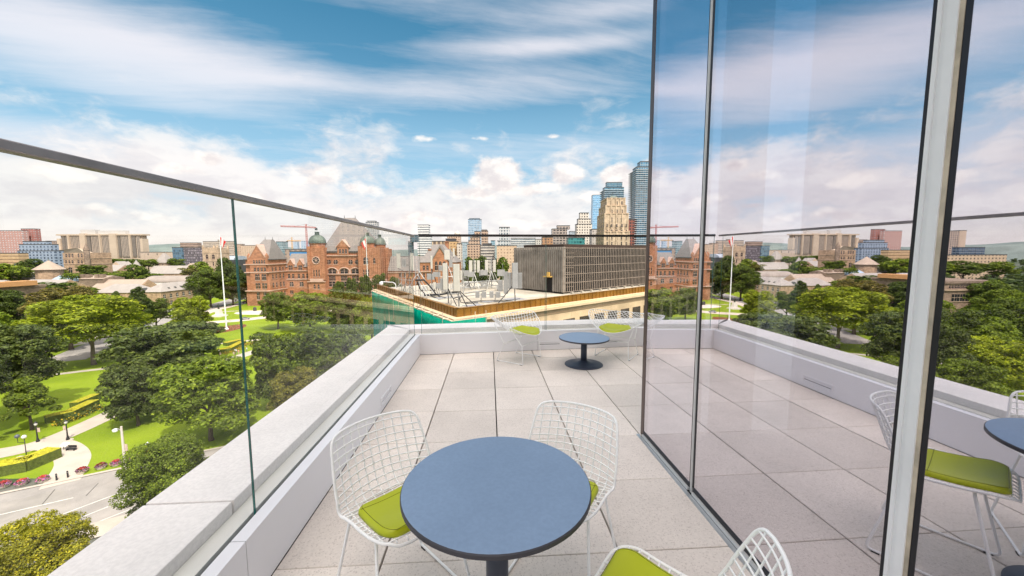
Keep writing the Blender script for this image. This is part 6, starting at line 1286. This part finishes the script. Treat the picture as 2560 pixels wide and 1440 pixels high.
def pipe_frames():
    """galvanised pipe frames, cabinets and loose cables that crowd the antenna roof"""
    def fr(label, pts, r=.055, m=None):
        t = None; P0 = fl(pts[0][0][0], pts[0][0][1], RZ); t = thing('pipe_frame', label, 'pipe frame', (P0.x, P0.y, RZ), 0, 'pipe frames on the antenna roof'); org = (P0.x, P0.y, RZ)
        for seg in pts:
            b = MB(org); q = []
            for (x, y, h) in seg: k = fl(x, y, RZ); q.append((k.x, k.y, RZ+h))
            b.tube(q, r, 6); b.build('pipe', m or M_pipe, t)
        return t
    M_pipe = mat('pale_galvanised_pipe', (.50, .49, .47), .45, .15, 3, metal=.2)
    fr('bundle of pale pipes slanting down from the ladder mast', [[(1044, 733, 2.9), (1075, 741, .1)], [(1044, 733, 2.3), (1068, 744, .1)], [(1046, 733, 3.6), (1086, 737, .1)], [(1048, 735, 1.6), (1060, 744, .1)]])
    fr('pale pipe frame bracing the far white panels', [[(1112, 714, .1), (1118, 712, 4.2)], [(1100, 718, .1), (1116, 712, 3.4)], [(1140, 716, .1), (1122, 712, 3.4)], [(1100, 716, 1.7), (1142, 714, 1.7)]])
    fr('white A-shaped braces behind the left twin panels', [[(1176, 724, .1), (1186, 722, 2.6)], [(1198, 724, .1), (1186, 722, 2.6)], [(1162, 722, .1), (1178, 722, 2.9)], [(1160, 723, 1.2), (1206, 721, 1.2)]])
    fr('white A-shaped braces behind the right twin panels', [[(1218, 724, .1), (1229, 722, 3.0)], [(1242, 723, .1), (1229, 722, 3.0)], [(1252, 720, .1), (1236, 721, 2.6)], [(1206, 722, 1.3), (1254, 719, 1.3)]])
    fr('rail of thin uprights along the left roof end', [[(998, 730, 0), (998, 730, 2.2)], [(1015, 732, 0), (1015, 732, 2.6)], [(1031, 735, 0), (1031, 735, 2.4)], [(998, 730, 1.1), (1031, 735, 1.1)], [(998, 730, 2.0), (1031, 735, 2.0)]], .035)
    fr('pale pipe frame between the two near panels', [[(1128, 762, 0), (1128, 762, 2.4)], [(1159, 752, 0), (1159, 752, 2.6)], [(1128, 762, 1.9), (1159, 752, 1.9)], [(1128, 762, .8), (1159, 752, .8)]], .045)
    fr('black cable loops hanging behind the near panels', [[(1120, 752, 1.6), (1130, 752, .4), (1145, 752, .1), (1158, 750, .6), (1160, 748, 1.4)], [(1090, 742, 1.5), (1096, 744, .2), (1120, 746, .05), (1150, 744, .05)], [(1146, 762, 1.3), (1152, 762, .3), (1170, 760, .05), (1205, 756, .05)]], .05, M_cable)
    for i, (x, y, w, h, lb) in enumerate([(1082, 727, .8, 1.0, 'small white cabinet left of the low equipment antenna'), (1112, 731, .9, .9, 'small white cabinet behind the second near panel'), (1140, 722, 1.2, .8, 'pale cabinet under the pipe frame of the far panels'), (1168, 719, .9, .9, 'pale cabinet at the left end of the steel platform'), (1210, 716, 1.2, .7, 'pale cabinet between the twin panel sets'), (1250, 726, 1.0, .8, 'pale cabinet beside the grey cabinets'), (1062, 727, .9, .7, 'grey cabinet behind the ladder mast')]):
        p = fl(x, y, RZ); t = bgthing('equipment_cabinet', lb, 'cabinet', p.dot(EU), p.dot(EV), RZ, 'equipment cabinets on the antenna roof'); b = MB(); b.box(-w/2, w/2, -.3, .3, .15, .15+h); c = b.build('housing', M_antg if i % 2 else M_antw, t); b = MB(); b.box(-w/2+.05, w/2-.05, -.315, -.301, .2, .1+h*.9); b.build('door', M_antg, c)
        for sx in (-1, 1): b = MB(); b.box(sx*w*.4-.05, sx*w*.4+.05, -.28, .28, 0, .149); b.build('foot', M_cable, t)
pipe_frames()
# ================================================================== PARK FURNITURE
M_hedge = None
def hedge(label, pts, w, h, top=(.42, .39, .02), side=(.095, .12, .016), name='clipped_hedge', cat='hedge'):  # yellow top colour brightened as if sunlit, side colour darkened as if shaded
    """clipped hedge along photo pixels on the ground: a body of many small leaf faces"""
    P = [fl(x, y) for x, y in pts]; R = np.random.default_rng(int(abs(P[0].x*10))); o0 = P[0]
    b = MB((o0.x, o0.y, G)); quads = []
    for a, c in zip(P, P[1:]):
        d = (c-a); L = d.length; d.normalize(); n = Vector((-d.y, d.x, 0))
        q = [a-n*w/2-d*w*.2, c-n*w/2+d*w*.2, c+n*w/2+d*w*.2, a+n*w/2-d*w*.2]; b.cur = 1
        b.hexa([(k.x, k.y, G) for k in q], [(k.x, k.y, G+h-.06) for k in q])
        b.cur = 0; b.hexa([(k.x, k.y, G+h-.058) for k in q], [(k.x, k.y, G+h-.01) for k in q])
        N_ = int(min(4200, L*(w+2*h)*42))
        for i in range(N_):
            s = R.uniform(-w*.2, L+w*.2); f = R.random()*(w+2*h)
            if f < w: pos = a+d*s+n*(f-w/2)+Vector((0, 0, h)); nr = Vector((0, 0, 1)); b.cur = 0
            elif f < w+h: pos = a+d*s-n*w/2+Vector((0, 0, f-w)); nr = -n; b.cur = 1
            else: pos = a+d*s+n*w/2+Vector((0, 0, f-w-h)); nr = n; b.cur = 1
            nr = (nr+Vector(R.normal(size=3))*.45).normalized(); t1 = nr.orthogonal().normalized(); t2 = nr.cross(t1); r = R.uniform(.05, .13); ph = R.uniform(0, 6.28); e1 = t1*cos(ph)+t2*sin(ph); e2 = nr.cross(e1); pos = pos+nr*R.uniform(-.02, .05)
            b.quad(*(tuple(pos+e1*r), tuple(pos+e2*r*.7), tuple(pos-e1*r), tuple(pos-e2*r*.7)))
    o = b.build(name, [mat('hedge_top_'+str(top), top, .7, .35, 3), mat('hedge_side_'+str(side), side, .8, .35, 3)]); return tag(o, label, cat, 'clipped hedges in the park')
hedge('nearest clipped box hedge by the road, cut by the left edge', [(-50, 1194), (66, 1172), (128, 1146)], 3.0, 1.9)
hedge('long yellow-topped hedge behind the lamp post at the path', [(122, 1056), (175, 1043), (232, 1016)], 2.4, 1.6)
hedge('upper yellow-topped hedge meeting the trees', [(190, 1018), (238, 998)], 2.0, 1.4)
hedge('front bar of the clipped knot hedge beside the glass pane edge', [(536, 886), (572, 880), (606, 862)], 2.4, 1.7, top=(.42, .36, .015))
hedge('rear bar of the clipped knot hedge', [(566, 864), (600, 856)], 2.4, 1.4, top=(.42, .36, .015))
def flowers(name, label, cat, pts, w, h, cols, n, r=.12):
    P = [fl(x, y) for x, y in pts]; R = np.random.default_rng(len(label)); b = MB((P[0].x, P[0].y, G))
    tot = sum((c-a).length for a, c in zip(P, P[1:])) or 1
    for a, c in zip(P, P[1:]):
        d = c-a; L = d.length; d.normalize(); nn = Vector((-d.y, d.x, 0))
        for i in range(int(n*L/tot)):
            pos = a+d*R.uniform(0, L)+nn*R.normal()*w*.28+Vector((0, 0, abs(R.normal())*h*.45+.05)); nr = (Vector(R.normal(size=3))*.6+Vector((0, 0, 1))).normalized(); e1 = nr.orthogonal().normalized(); e2 = nr.cross(e1); rr = r*R.uniform(.6, 1.5); b.cur = int(R.integers(len(cols)))
            b.quad(tuple(pos+e1*rr), tuple(pos+e2*rr), tuple(pos-e1*rr), tuple(pos-e2*rr))
    o = b.build(name, [mat('petal_'+str(c), c, .7, .2, 2) for c in cols]); return tag(o, label, cat, 'flower beds in the park')
yel = (.48, .33, .008); red = (.42, .045, .03); pnk = (.46, .10, .20); grn = (.05, .09, .015); org_ = (.46, .17, .02)
flowers('flower_bed', 'yellow flower bed between the knot hedge and the lower path', 'flower bed', [(558, 886), (585, 880), (606, 868)], 4, 1.0, [yel, yel, grn], 900)
flowers('flower_bed', 'yellow flower bed right of the glass pane edge beside the garden path', 'flower bed', [(608, 864), (640, 856)], 4, .9, [yel, yel, grn], 600)
flowers('flower_bed', 'yellow flower bed below the lower path', 'flower bed', [(566, 920), (600, 908), (612, 902)], 5, .9, [yel, org_, grn], 900)
flowers('flower_bed', 'mixed shrubs and yellow flowers along the long yellow-topped hedge', 'flower bed', [(140, 1066), (200, 1044), (250, 1018)], 2.2, 1.1, [grn, grn, yel, (.09, .12, .02)], 1100, .16)
def round_bed():
    u, v = guv(566, 823); t = bgthing('flower_bed', 'round reddish bed at the foot of the tall flagpole', 'flower bed', u, v, G, 'flower beds in the park'); org = (u, v, G); R = np.random.default_rng(2); b = MB(org); rx = 32*v/F; ry = 11.5
    b.prism([(u+rx*cos(2*pi*k/40), v+ry*sin(2*pi*k/40)) for k in range(40)], G+.006, G+.12); b.build('soil', mat('red_mulch', (.24, .105, .06), .95, .25, 1), t); b = MB(org)
    for i in range(1800):
        a = R.uniform(0, 6.28); r = sqrt(R.random()); p = Vector((u+rx*r*cos(a), v+ry*r*sin(a), G+.18+R.random()*.3)); e1 = Vector(R.normal(size=3)).normalized(); e2 = e1.orthogonal().normalized(); b.cur = int(R.integers(3)); rr = .16; b.quad(tuple(p+e1*rr), tuple(p+e2*rr), tuple(p-e1*rr), tuple(p-e2*rr))
    b.build('flowers', [mat('petal_rust', (.30, .12, .06), .8, .2), mat('petal_leaf', (.10, .10, .03), .8, .2), mat('petal_red2', (.34, .09, .05), .8, .2)], t)
round_bed()
def planter():
    t = thing('flower_planter', '', 'planter', (0, 0, 0)); b = MB(); b.lathe([(.55, 0), (.85, .08), (.95, .38), (1.0, .5), (.92, .52), (.9, .46)], 24); autosmooth(b.build('tub', mat('pale_tub', (.52, .45, .38), .85, .1, 2), t))
    R = np.random.default_rng(8); b = MB()
    for i in range(420):
        a = R.uniform(0, 6.28); r = 1.15*sqrt(R.random()); p = Vector((r*cos(a), r*sin(a), .5+.75*(1-(r/1.25)**2)+R.normal()*.07)); e1 = Vector(R.normal(size=3)).normalized(); e2 = e1.orthogonal().normalized(); rr = R.uniform(.08, .16); b.cur = 0 if r < .7 and R.random() < .8 else int(R.integers(1, 4)); b.quad(tuple(p+e1*rr), tuple(p+e2*rr), tuple(p-e1*rr), tuple(p-e2*rr))
    b.build('flowers', [mat('petal_red', red, .7, .2), mat('petal_pink', pnk, .7, .2), mat('petal_leafg', grn, .7, .2), mat('petal_violet', (.30, .12, .30), .7, .2)], t); return t
pl = planter(); pl['group'] = 'round flower tubs along the road'
for i, (x, y, lb) in enumerate([(12, 1217, 'leftmost round flower tub, partly cut by the picture edge'), (55, 1212, 'flower tub second from the left below the box hedge'), (107, 1204, 'flower tub left of the path to the road'), (206, 1182, 'flower tub just right of the path to the road'), (253, 1171, 'flower tub second to the right of the path'), (292, 1163, 'flower tub left of the utility pole'), (337, 1152, 'flower tub right of the utility pole'), (371, 1141, 'flower tub half hidden behind the bushy tree')]):
    o = pl if i == 0 else copy_tree(pl); p = fl(x, y); o.location = (p.x, p.y, G); o.rotation_euler = (0, 0, i*1.3); o.scale = (.74, .74, .8); o['label'] = lb
def lamp():
    t = thing('lamp_post', '', 'lamp post', (0, 0, 0)); mb_ = mat('black_iron', (.02, .02, .022), .5, .1)
    b = MB(); b.lathe([(.85, 0), (.8, .12), (.4, .16)], 16); b.build('foot', M_conc, t); b = MB(); b.lathe([(.30, .16), (.26, .5), (.17, .75), (.12, 1.2), (.09, 3.4), (.15, 3.5), (.1, 3.62)], 12); b.build('pole', mb_, t, True)
    b = MB(); b.lathe([(.12, 3.6), (.24, 3.75), (.27, 3.95), (.2, 4.15)], 14); lh = b.build('lantern', mat('opal_glass', (.62, .60, .56), .3, .03), t, True); b = MB(); b.lathe([(.29, 4.15), (.22, 4.27), (.05, 4.45)], 12); b.build('cap', mb_, lh)
    b = MB(); b.tube([(.1, 0, 3.1), (.75, 0, 3.1)], .03, 6); b.tube([(.1, 0, 2.25), (.75, 0, 2.25)], .03, 6); b.box(.16, .72, -.015, .015, 2.27, 3.08); b.build('banner', mat('faded_banner', (.52, .40, .33), .8, .25, 2), t); return t
lp = lamp(); lp['group'] = 'lamp posts along the park paths'
for i, (x, y, r, lb) in enumerate([(95, 1106, 0, 'black lamp post with a banner left of the path, behind the twin lamp'), (170, 1101, pi, 'black lamp post with a banner where the path forks'), (549, 902, 0, 'black lamp post left of the knot hedge path'), (589, 901, pi, 'black lamp post closest to the glass pane edge')]):
    o = lp if i == 0 else copy_tree(lp); p = fl(x, y); o.location = (p.x, p.y, G); o.rotation_euler = (0, 0, r-YAW); o['label'] = lb
def twin():
    u, v = guv(67, 1146); t = bgthing('twin_lamp', 'twin-globe lamp post beside the box hedge', 'lamp post', u, v); mb_ = mat('black_iron', (.02, .02, .022)); b = MB(); b.lathe([(.2, 0), (.12, .3), (.07, 1), (.06, 3.9)], 10); b.build('pole', mb_, t, True)
    b = MB(); b.tube([(0, 0, 3.1), (-.8, 0, 3.1), (-1.3, 0, 3.15), (-1.3, 0, 4.0)], .05, 6); b.build('arm', mb_, t)
    for x, z, m in ((0, 3.9, mat('opal_globe', (.72, .70, .66), .3, .03)), (-1.3, 4.0, mat('smoked_globe', (.10, .11, .14), .3, .1))): b = MB(); b.lathe([(.1, z)]+[(.36*sin(pi*k/10), z+.36-.36*cos(pi*k/10)) for k in range(1, 10)]+[(.02, z+.73)], 14, (x, 0)); b.build('globe', m, t, True)
twin()
def street_pole(label, bx, by, ty, ax, ay, banner=True):
    u, v = guv(bx, by); t = bgthing('utility_pole', label, 'utility pole', u, v); z = UZ(bx, ty, v)[1]-G; ua, za = UZ(ax, ay, v); b = MB(); b.tube([(0, 0, 0), (0, 0, z)], [.24, .16], 10); b.build('pole', mat('pale_concrete_pole', (.58, .53, .47), .8, .08), t)
    b = MB(); b.tube([(0, 0, z-.9), ((ua-u)*.4, 0, z-.5), (ua-u, 0, za-G+.1)], .06, 6); b.build('arm', M_galv, t); b = MB(); h = za-G; b.lathe([(.1, h-.45), (.38, h-.3), (.42, h), (.2, h+.15)], 12, (ua-u, 0)); b.build('lamp_head', M_white, t)
    if banner: b = MB(); b.box(.28, .75, -.03, .03, z*.42, z*.58); b.build('banner', mat('faded_banner', (.52, .40, .33)), t)
street_pole('pale concrete utility pole by the road with a lamp arm to the left', 314, 1171, 1066, 288, 1074)
street_pole('street light with a curved arm beside the pointed evergreens', 376, 797, 765, 385, 763)
for x, y, lb in ((142, 1201, 'left bollard where the path meets the road'), (170, 1194, 'right bollard where the path meets the road')):
    u, v = guv(x, y); t = bgthing('bollard', lb, 'bollard', u, v, G, 'bollards at the path'); b = MB(); b.lathe([(.13, 0), (.12, 1.1), (.09, 1.22)], 10); b.build('post', mat('black_iron', (.02, .02, .022)), t); b = MB(); b.lathe([(.14, .95), (.14, 1.03)], 10); b.build('band', M_galv, t)
def small_bits():
    mb_ = mat('black_iron', (.02, .02, .022)); u, v = guv(164, 1124); t = bgthing('information_sign', 'small tilted white sign board at the path bend', 'sign', u, v); b = MB(); b.tube([(-.35, 0, 0), (-.35, 0, .95)], .05, 6); b.build('post', mb_, t); b = MB(); b.tube([(.35, 0, 0), (.35, 0, .95)], .05, 6); b.build('post', mb_, t); b = MB(); b.hexa([(-.65, -.35, .85), (.65, -.35, .85), (.65, .35, 1.3), (-.65, .35, 1.3)], [(-.65, -.38, .9), (.65, -.38, .9), (.65, .32, 1.35), (-.65, .32, 1.35)]); b.build('board', M_white, t)
    u, v = guv(178, 1126); t = bgthing('park_bench', 'dark park bench beside the small white sign', 'bench', u, v); b = MB(); b.box(-.85, .85, -.25, .25, .42, .48); b.build('seat', mb_, t); b = MB(); b.box(-.85, .85, .26, .31, .5, .95); b.build('backrest', mb_, t)
    for x in (-.75, .75): b = MB(); b.box(x-.05, x+.05, -.24, .3, 0, .419); b.build('leg', mb_, t)
    u, v = guv(371, 1128); t = bgthing('hydrant', 'little white hydrant on the lawn above the last flower tub', 'hydrant', u, v); b = MB(); b.lathe([(.2, 0), (.17, .1), (.15, 1.2), (.22, 1.3), (.2, 1.7), (.05, 1.9)], 10); b.build('barrel', M_white, t); b = MB(); b.tube([(-.42, 0, 1.45), (.42, 0, 1.45)], .12, 8); b.build('nozzle', M_white, t)
    u, v = guv(637.5, 777.5); t = bgthing('litter_bin', 'dark litter bin on the white plaza in front of the west wing', 'bin', u, v); b = MB(); b.lathe([(.9, 0), (1.0, .2), (1.0, 2.1), (.8, 2.3)], 14); b.build('body', mat('dark_bin', (.06, .06, .055), .6), t); b = MB(); b.lathe([(.85, 2.31), (.5, 2.6), (.1, 2.7)], 14); b.build('lid', mat('dark_bin', (.06, .06, .055)), t)
    # statue on its stepped plinth
    u, v = guv(548, 791); t = bgthing('statue', 'dark standing bronze figure on a white stepped plinth left of the flagpole', 'statue', u, v)
    b = MB(); b.box(-3.2, 3.2, -3.2, 3.2, 0, .6); b.box(-2.4, 2.4, -2.4, 2.4, .601, 1.2); b.hexa([(-1.5, -1.5, 1.201), (1.5, -1.5, 1.201), (1.5, 1.5, 1.201), (-1.5, 1.5, 1.201)], [(-.95, -.95, 4.6), (.95, -.95, 4.6), (.95, .95, 4.6), (-.95, .95, 4.6)]); b.build('plinth', mat('white_granite', (.62, .57, .52), .7, .06), t)
    bz = mat('dark_bronze', (.035, .04, .035), .5, .2); b = MB(); b.lathe([(.5, 4.6), (.55, 4.7), (.42, 5.8), (.5, 6.4), (.58, 7.0), (.45, 7.35), (.16, 7.5), (.15, 7.62), (.26, 7.8), (.27, 8.0), (.16, 8.2)], 12); b.tube([(.5, 0, 7.1), (.72, -.1, 6.5), (.55, -.35, 6.0)], [.17, .14, .1], 7); b.tube([(-.5, 0, 7.1), (-.75, 0, 6.5), (-.7, -.1, 5.9)], [.17, .14, .1], 7); b.build('figure', bz, t, True)
small_bits()
def car(label, px, py, heading, col, body):
    p = fl(px, py); t = thing('parked_car', label, 'car', (p.x, p.y, G+.03), heading, 'cars on the park roads'); m = mat('car_paint_'+body, col, .25, .05, spec=.6); gl = mat('car_glass', (.03, .04, .05), .08, .1, spec=.8)
    b = MB(); P = [(-2.25, .35), (-2.2, .78), (-1.5, .95), (1.1, .95), (2.1, .82), (2.25, .5), (2.2, .3), (-2.2, .28)]; b.hexa([(x, -.88, z) for x, z in P], [(x, .88, z) for x, z in P]); o = b.build('body', m, t); bv = o.modifiers.new('soft', 'BEVEL'); bv.width = .08; bv.segments = 2
    b = MB(); b.hexa([(-1.7, -.78, .95), (.95, -.78, .95), (.95, .78, .95), (-1.7, .78, .95)], [(-1.2, -.64, 1.42), (.2, -.64, 1.42), (.2, .64, 1.42), (-1.2, .64, 1.42)]); b.build('cabin', gl, t); b = MB(); b.box(-1.2, .2, -.63, .63, 1.421, 1.47); b.build('roof', m, t)
    for x in (-1.4, 1.4):
        for y in (-.86, .86): b = MB(); b.hexa([(x+.33*cos(2*pi*k/14), y-.1, .31+.33*sin(2*pi*k/14)) for k in range(14)], [(x+.33*cos(2*pi*k/14), y+.1, .31+.33*sin(2*pi*k/14)) for k in range(14)]); b.build('wheel', M_foot, t)
car('silver car on the pale driveway right of the glass pane edge', 614, 799, radians(35), (.30, .31, .33), 'silver')
car('pale blue car on the street under the trees', 349, 818, radians(52), (.30, .42, .55), 'blue')
car('dark car on the street beyond the statue', 612, 757, radians(50), (.05, .055, .06), 'dark')
def person_mesh(shirt, pants, hair):
    b = MB()
    b.lathe([(.0, .86), (.17, .88), (.19, 1.05), (.17, 1.2), (.21, 1.36), (.18, 1.44), (.06, 1.49), (.055, 1.53)], 10); b.cur = 3
    b.lathe([(.03, 1.52), (.085, 1.58), (.1, 1.66), (.085, 1.75), (.03, 1.79)], 10); b.cur = 1
    for s in (-1, 1): b.tube([(s*.09, .01, .92), (s*.10, .02, .5), (s*.10, .0, .06), (s*.10, -.12, .03)], [.095, .07, .05, .045], 8)
    b.cur = 0
    for s in (-1, 1): b.tube([(s*.20, 0, 1.39), (s*.25, .02, 1.12), (s*.24, -.05, .88)], [.062, .05, .036], 7)
    return b
def people():
    skin = mat('skin', (.42, .26, .19), .6, .05)
    for i, (x, y, sh, pa, lb) in enumerate([(591, 884, (.72, .70, .70), (.12, .14, .22), 'person in a white top by the yellow flowers, left of the group'), (597, 886, (.62, .30, .30), (.40, .33, .27), 'person in a pinkish top nearest the glass pane edge'), (617, 879, (.68, .68, .72), (.20, .18, .18), 'person in a pale top just right of the glass pane edge')]):
        u, v = guv(x, y); t = bgthing('person', lb, 'person', u, v, G+.1, 'people on the garden path'); t.rotation_euler = (0, 0, i*1.1); b = person_mesh(0, 0, 0); o = b.build('clothed_body', [mat('shirt_%d' % i, sh, .8), mat('trousers_%d' % i, pa, .8), skin, skin], t, True); h = MB(); h.lathe([(.09, 1.66), (.112, 1.70), (.1, 1.78), (.03, 1.82)], 10); h.build('hair', mat('dark_hair', (.03, .02, .015), .7), t, True)
people()
